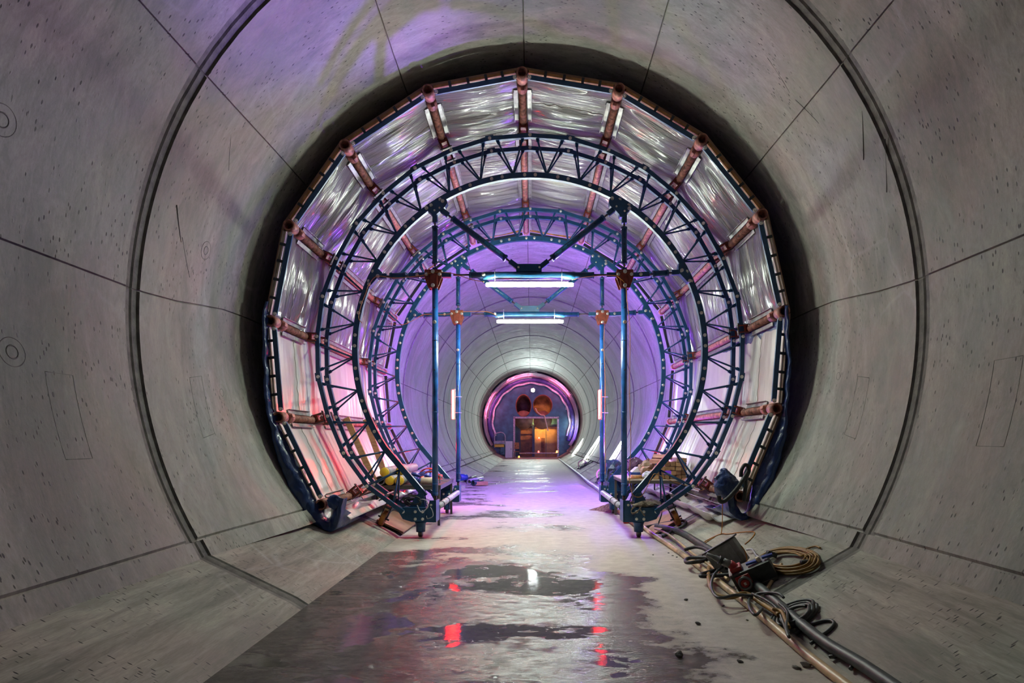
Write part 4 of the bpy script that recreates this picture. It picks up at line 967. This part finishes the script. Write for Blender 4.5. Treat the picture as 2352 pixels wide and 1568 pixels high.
# ------------------------------------------------------------------ beyond the formwork
spots = [('nearest', (2.70, 19.6, .40), (3.50, 19.9, 1.62)), ('second', (2.62, 27.0, .36), (3.46, 27.2, 1.60)), ('farthest', (2.70, 35.4, .41), (3.46, 35.6, 1.50))]
for lb, a, b in spots:
    t = thing('wall_tube_lamp', '%s of the white tube lamps leaning against the right wall' % lb, 'lamp', a, 'white tube lamps along the right wall')
    a, b = Vector(a), Vector(b); d = (b-a).normalized(); a = a+Vector((-.06, -.05, .03)); b = b+Vector((-.06, 0, .0))
    m = MB(); m.tube([a, b], .032, 12); m.build('light_tube', M['tube_far'], t)
    m = MB(); nrm_ = Vector((.75, 0, -.66)); m.bar(a+nrm_*.045, b+nrm_*.045, .06, .02); m.build('housing', M['lampbody'], t)
for lb, x, y, zc in (('nearer', 2.32, 18.3, .25), ('farther', 2.32, 25.5, .25)):
    cable('lamp_lead', [(x-.1, y, .14), (x-.12, y, .36), (x+.05, y, .5), (x+.2, y, .42), (x+.24, y, .3)], .028, M['yhose'] if False else M['beige'], '%s curved beige lead standing on the floor edge beyond the formwork' % lb, 'cable')
    m = MB(); m.box((x+.22, y, .33), (.16, .14, .20), Matrix.Rotation(.5, 3, 'Y'), .02); m.lathe((x+.05, y, .25), (1, 0, .2), [(0, 0), (0, .06), (.1, .06), (.1, 0)], 14)
    tag(m.build('junction_box', M['cream'] if lb == 'farther' else M['bag']), '%s junction box at the end of the curved beige lead' % lb, 'junction box')
    m = MB(); rng = random.Random(int(y*10)); P = [Vector((x+.1+rng.uniform(-.35, .35), y-.5+rng.uniform(-.7, .7), 0)) for _ in range(16)]
    for p in P: p.z = ground_z(p.x)+.04
    m.tube(spline(P, 6), .022, 8); tag(m.build('cable_tangle', M['black']), '%s tangle of dark cable on the floor edge beyond the formwork' % lb, 'cable')
# unseen violet lamp added to tint floor and wall, behind the farther right post
t = thing('added_violet_tube_lamp', 'added unseen violet tube lamp lying on the bench among the cables beyond the formwork', 'lamp', (2.38, 16.6, .30), 'violet lamps added behind the formwork')
m = MB(); m.tube([(2.42, 16.5, .34), (2.78, 16.8, .56)], .03, 10); m.build('light_tube', M['tube_vio'], t)
m = MB(); m.bar((2.44, 16.52, .29), (2.80, 16.82, .51), .06, .03); m.build('housing', M['lampbody'], t)
for x, lb, z in ((-2.62, 'left', .74), (2.62, 'right', .88)):  # unseen red lamps added to redden the rear bay
    t = thing('red_tube_lamp', 'added unseen red tube lamp on a stand behind the things on the %s table' % lb, 'lamp', (x, 11.6, ground_z(x)), 'red tube lamps added behind the tables')
    m = MB(); m.tube([(x, 11.35, z), (x+.02, 12.0, z)], .022, 10); m.build('light_tube', M['tube_red3'], t)
    m = MB(); m.bar((x, 11.33, z-.04), (x+.02, 12.02, z-.04), .05, .02); m.tube([(x, 11.6, z-.05), (x, 11.6, ground_z(x))], .015, 8)
    m.box((x, 11.6, ground_z(x)+.03), (.2, .2, .02)); m.build('stand', M['dark'], t)
# unseen violet flood lamp added behind the purple bag to throw violet light
t = thing('added_violet_flood_lamp', 'added violet flood lamp on a stand behind the purple bag on the right table', 'lamp', (2.22, 11.9, ground_z(2.22)), 'violet lamps added behind the formwork')
fd = Vector((-.62, -.45, .64)).normalized(); fp = Vector((2.24, 11.9, .92))
m = MB(); m.lathe(fp, fd, [(0, 0), (0, .085), (.01, .08), (.012, 0)], 20); m.build('lamp_lens', M['tube_vio2'], t)
m = MB(); m.lathe(fp-fd*.004, -fd, [(-.03, .088), (-.03, .10), (.05, .095), (.11, .05), (.11, 0)], 20); m.build('housing', M['dark'], t)
m = MB(); m.tube([fp-fd*.08, (2.28, 11.94, .6), (2.26, 11.94, ground_z(2.26))], .018, 8)
for a in (0, 2.1, 4.2): q = Vector((2.26+.16*math.cos(a), 11.94+.16*math.sin(a), 0)); q.z = ground_z(q.x)+.01; m.tube([(2.27, 11.94, .45), q], .012, 6)
m.build('stand', M['dark'], t)
ld = bpy.data.lights.new('added_violet_beam', 'SPOT'); ld.energy = 4000; ld.color = (.28, .10, 1); ld.spot_size = math.radians(23); ld.spot_blend = .8; ld.shadow_soft_size = .07
lo = bpy.data.objects.new('added_violet_beam', ld); C.objects.link(lo); lo.parent = t; lo.location = fp+fd*.03-Vector(t.location)
lo.rotation_euler = (Vector((-1.75, 5.6, 5.75))-fp).to_track_quat('-Z', 'Y').to_euler()
# pipes and fittings on the left floor edge beyond
for (x0, y0, x1, y1, r, mt, lb, cat) in ((-2.02, 17.6, -1.72, 18.9, .09, 'greytube', 'longest grey pipe in the pile on the left floor edge beyond the formwork', 'pipe'), (-2.15, 17.8, -2.0, 19.2, .07, 'grey_hose', 'dark pipe in the pile on the left floor edge beyond the formwork', 'pipe'), (-1.85, 17.2, -1.6, 17.5, .10, 'gtarp', 'dark green sleeve in the pile on the left floor edge', 'fitting'), (-2.3, 17.4, -2.12, 17.6, .11, 'bluetool', 'blue sleeve at the left end of the pile on the left floor edge', 'fitting')):
    m = MB(); z = max(ground_z(x0), ground_z(x1))+r; m.lathe((x0, y0, z), (x1-x0, y1-y0, 0), [(0, r*.7), (0, r), (math.hypot(x1-x0, y1-y0), r), (math.hypot(x1-x0, y1-y0), r*.7), (0, r*.7)], 16); tag(m.build('loose_pipe', M[mt]), lb, cat)
m = MB(); m.box((-1.6, 17.3, .08), (.42, .16, .12), Matrix.Rotation(.2, 3, 'Z'), .01); tag(m.build('timber_block', M['wood']), 'timber block beside the pipe pile on the left floor edge', 'timber block')

# far shuttering with pink light, and the machine bulkhead that closes the tunnel
t = thing('far_shuttering', 'pink lit film ring in front of the machine bulkhead', 'formwork', (0, 40.4, 0))
def fr(u, v):
    a = math.radians(122-244*u); y = 40.4+2.5*v; p = wall_pt(a, y, -.06-.14*v); return p+crumple(p, .05, 2.2, 1)
grid('film', fr, 120, 10, M['film_far'], t, uv=(30, 3))
m = MB(); m.tube([wall_pt(math.radians(122-244*k/60), 40.4, -.10) for k in range(61)], .035, 6); m.build('edge_bar', M['dark'], t)
m = MB(); m.tube([wall_pt(math.radians(118-236*k/60), 42.85, -.38) for k in range(61)], .17, 8); m.build('inner_film_roll', M['bag2'] if 'bag2' in M else M.setdefault('bag2', tarp('violet_blue_film', (.05, .05, .22))), t)
m = MB(); m.tube([wall_pt(math.radians(112-224*k/60), 43.0, -.62-.04*math.sin(k)) for k in range(61)], .09, 8); m.build('pale_hem', M['clearbag'], t)
for a, lb in ((70, 'left'), (-40, 'upper right'), (15, 'upper left')):
    strip('pink_tube_lamp', 'pink tube lamp inside the far shuttering, %s' % lb, a, 41.9, 'tube_pink', 'pink lamps in the far shuttering', 2.0, -.32)
for a, lb, mt in ((-97, 'white tube lamp upright at the right edge of the machine bulkhead', 'tube_end'), (-106, 'violet tube lamp at the right edge of the machine bulkhead', 'tube_end_violet')):
    strip('bulkhead_tube_lamp', lb, a, 42.3, mt, None, 1.3, -.55 if mt == 'tube_end' else -.38)
bp = 43.3
t = thing('machine_bulkhead', 'dark teal bulkhead of the tunnelling machine closing the far end', 'machine', (0, bp, 0))
bm = bmesh.new()
def ringv(pts): vs = [bm.verts.new((x, bp, z)) for x, z in pts]; return [bm.edges.new((vs[i], vs[(i+1) % len(vs)])) for i in range(len(vs))]
ed = ringv([(CX+3.9*math.sin(a), 2.85+3.9*math.cos(a)) for a in [2*PI*k/64 for k in range(64)]])
DX0, DX1, DZ1 = -1.38, 2.10, 3.17
ed += ringv([(DX0, .02), (DX0, DZ1), (DX1, DZ1), (DX1, .02)])
ducts = [(-.64, 4.12, .60, .86), (.88, 4.15, .74, .80)]
for cx_, cz_, rx_, rz_ in ducts: ed += ringv([(cx_+rx_*math.cos(a), cz_+rz_*math.sin(a)) for a in [2*PI*k/32 for k in range(32)]])
bmesh.ops.triangle_fill(bm, use_beauty=True, use_dissolve=False, edges=ed)
for f in [f for f in bm.faces]:
    c_ = f.calc_center_median()
    inside = (DX0 < c_.x < DX1 and .02 < c_.z < DZ1) or any(((c_.x-a)/r1)**2+((c_.z-b)/r2)**2 < .97 for a, b, r1, r2 in ducts)
    if inside: bmesh.ops.delete(bm, geom=[f], context='FACES_ONLY')
for v_ in bm.verts: v_.co -= Vector((0, bp, 0))
me = bpy.data.meshes.new('bulkhead_plate'); bm.to_mesh(me); bm.free(); me.materials.append(M['tbm_blue'])
o = link_mesh('bulkhead_plate', me, t); sd = o.modifiers.new('solid', 'SOLIDIFY'); sd.thickness = .08
for k, (cx_, cz_, rx_, rz_) in enumerate(ducts):
    m = MB(); n = 32; rows = [(0, 1.0), (0, 1.06), (-.1, 1.06), (-.1, .98), (2.5, .98), (2.5, 0)]
    vs = [(cx_+rx_*s_*math.cos(2*PI*q/n), bp+d, cz_+rz_*s_*math.sin(2*PI*q/n)) for d, s_ in rows for q in range(n)]
    fs = [(i*n+q, i*n+(q+1) % n, (i+1)*n+(q+1) % n, (i+1)*n+q) for i in range(len(rows)-1) for q in range(n)]
    m.add(vs, fs, True); m.build('duct_mouth', M['rust'], t)
    m = MB(); m.lathe((cx_, bp+.3, 3.35-.35), (0, 1, 0), [(0, .0), (0, .75), (1.2, .75)], 28); m.build('duct_body', M.setdefault('duct', simple('tan_duct_steel', (.30, .19, .09), .5, var=.3, scale=2)), t)
m = MB(); fw = .14
m.box((DX0, bp-.05, DZ1/2), (fw, .16, DZ1)); m.box((DX1, bp-.05, DZ1/2), (fw, .16, DZ1)); m.box(((DX0+DX1)/2, bp-.05, DZ1), (DX1-DX0+fw, .16, fw)); m.build('opening_frame', M['greytube'], t)
m = MB(); Y2_ = bp+2.2
m.box(((DX0+DX1)/2, Y2_, 1.6), (DX1-DX0+1.4, .06, 3.8)); m.build('back_wall', M['tbm_blue'], t)
m = MB(); m.box((DX0-.1, bp+1.1, 1.6), (.06, 2.2, 3.8)); m.box((DX1+.1, bp+1.1, 1.6), (.06, 2.2, 3.8)); m.build('side_wall', M['tbm_door'], t)
for x0, x1 in ((.25, 1.18), (1.22, 2.15)): m = MB(); m.box(((x0+x1)/2, Y2_-.08, 1.25), (x1-x0, .06, 2.5), bev=.01); m.build('inner_door', M['tbm_door'], t)
m = MB()
for z in (.5, .95, 1.4, 1.9, 2.3): m.box((-.42, Y2_-.1, z), (1.0, .12, .03))
m.box((-.45, Y2_-.05, 1.25), (1.1, .03, 2.5)); m.build('rack', M['rust'], t)
for x in (-1.0, .12): m = MB(); m.box((x, Y2_-.3, 1.3), (.16, .14, 2.6)); m.build('upright', M['dark'], t)
m = MB(); m.box((.95, Y2_-.14, .9), (.32, .04, 1.3), bev=.01); m.build('door_panel', M['rust'], t)
m = MB(); m.box(((DX0+DX1)/2, Y2_-.3, 2.62), (3.5, .2, .12)); m.build('lintel', M['dark'], t)
m = MB(); m.tube([(DX0+.4, bp-.2, .35), (DX1, bp-.2, .35)], .05, 8); m.build('barrier_rail', M['greytube'], t)
m = MB(); m.box((DX0-1.2, bp-.06, 4.0), (.9, .03, 1.4)); m.build('cover_plate', M['tbm_blue'], t)
m = MB(); m.box((2.95, bp-.07, 3.95), (.52, .03, .32)); m.build('notice_board', M['greytube'], t)
cable('hanging_hose', [(.30, bp-.4, 3.9), (.45, bp-.5, 3.6), (.75, bp-.5, 3.35), (1.0, bp-.5, 3.3), (1.1, bp-.5, 2.9), (1.2, bp-.5, 2.5), (1.3, bp-.5, 2.1)], .045, M['cream'], 'pale hose hanging below the right round duct of the machine', 'hose')
t = thing('interior_lamp', 'warm lamp over the doors inside the machine opening', 'lamp', (.6, bp+.9, 3.3))
m = MB(); m.box((.6, bp+.9, 3.42), (1.6, .12, .06)); m.build('lamp_lens', M['warm'] if 'warm' in M else M.setdefault('warm', emit('lit_warm_lens', (1, .58, .18), 420)), t)
m = MB(); m.box((.6, bp+.9, 3.47), (1.7, .16, .05)); m.build('housing', M['dark'], t)
t = thing('flood_lamp', 'bright white flood lamp at the top of the machine bulkhead', 'lamp', (.10, bp-.5, 5.2))
fy = bp-.9
m = MB(); m.lathe((.10, fy, 5.27), (0, -1, -.1), [(0, 0), (0, .15), (.03, .14), (.045, 0)], 20); m.build('lamp_lens', M['flood'], t)
m = MB(); m.lathe((.10, fy+.01, 5.27), (0, 1, .1), [(-.03, .15), (-.03, .2), (.1, .18), (.22, .06), (.22, 0)], 20); m.bar((.10, fy+.1, 5.3), (.10, bp, 5.4), .05, .05, up=(1, 0, 0)); m.build('housing', M['dark'], t)
ld = bpy.data.lights.new('flood_beam', 'SPOT'); ld.energy = 2300; ld.color = (.85, 1, .95); ld.spot_size = math.radians(92); ld.spot_blend = .6; ld.shadow_soft_size = .15
lo = bpy.data.objects.new('flood_beam', ld); C.objects.link(lo); lo.parent = t; lo.location = Vector((.10, fy-.1, 5.25))-Vector(t.location)
lo.rotation_euler = Vector((0, -1, -.45)).to_track_quat('-Z', 'Y').to_euler()
for x, z, mt, lb in ((-1.0, .07, 'amber', 'amber warning lamp at the lower left of the machine opening'), (2.0, .47, 'amber', 'amber warning lamp at the lower right of the machine opening'), (.55, .47, 'redled', 'red lamp on the barrier rail of the machine opening'), (.62, 1.55, 'redled', 'red lamp on the inner door of the machine')):
    yy = bp-.2 if z < 1 else Y2_-.17
    m = MB(); m.lathe((x, yy, z-.07), (0, 0, 1), [(0, 0), (0, .06), (.10, .06), (.14, .03), (.14, 0)], 12); tag(m.build('warning_lamp', M[mt]), lb, 'lamp')
t = thing('white_cabinet', 'white steel cabinet left of the machine opening', 'cabinet', (-1.78, 42.2, 0))
m = MB(); m.box((-1.76, 42.3, .66), (.56, .4, 1.28), bev=.015); m.build('cabinet_body', M['white'], t); m = MB(); m.box((-1.60, 42.09, .7), (.03, .02, .12)); m.build('handle', M['dark'], t)
t = thing('walkway_unit', 'yellow and grey pump unit with a bent handrail left of the white cabinet', 'machine', (-2.5, 42.0, .3))
m = MB(); m.tube(spline([(-2.85, 42, .8), (-2.83, 42, 1.75), (-2.55, 42, 1.95), (-2.25, 42, 1.95), (-2.05, 42, 1.7), (-2.05, 42, 1.0)], 8), .04, 8); m.build('handrail', M['greytube'], t)
m = MB(); m.box((-2.5, 42.2, .95), (.75, .5, .22), bev=.03); m.build('yellow_housing', M['yellowcap'], t)
m = MB(); m.box((-2.5, 42.2, 1.2), (.85, .5, .25), bev=.04); m.build('grey_housing', M['greytube'], t)
m = MB(); m.box((-2.25, 42.2, .55), (.35, .4, .6), bev=.04); m.lathe((-2.35, 41.95, .5), (0, 1, 0), [(0, 0), (0, .16), (.2, .16)], 16); m.build('pump', M['tbm_blue'], t)
t = thing('folding_chair', 'orange chair standing right of the white cabinet', 'chair', (-1.2, 42.0, 0))
m = MB(); m.box((-1.15, 42.3, .95), (.36, .04, .5), bev=.02); m.build('backrest', M['orange_wood'], t)
m = MB(); m.box((-1.15, 42.1, .5), (.4, .42, .04), bev=.01); m.build('seat', M['orange_wood'], t)
for x in (-1.32, -.98):
    for y in (41.93, 42.28): m = MB(); m.tube([(x, y, 0), (x, y, .5)], .02, 8); m.build('leg', M['dark'], t)
# lining closes behind the camera with nothing: the tunnel simply runs on
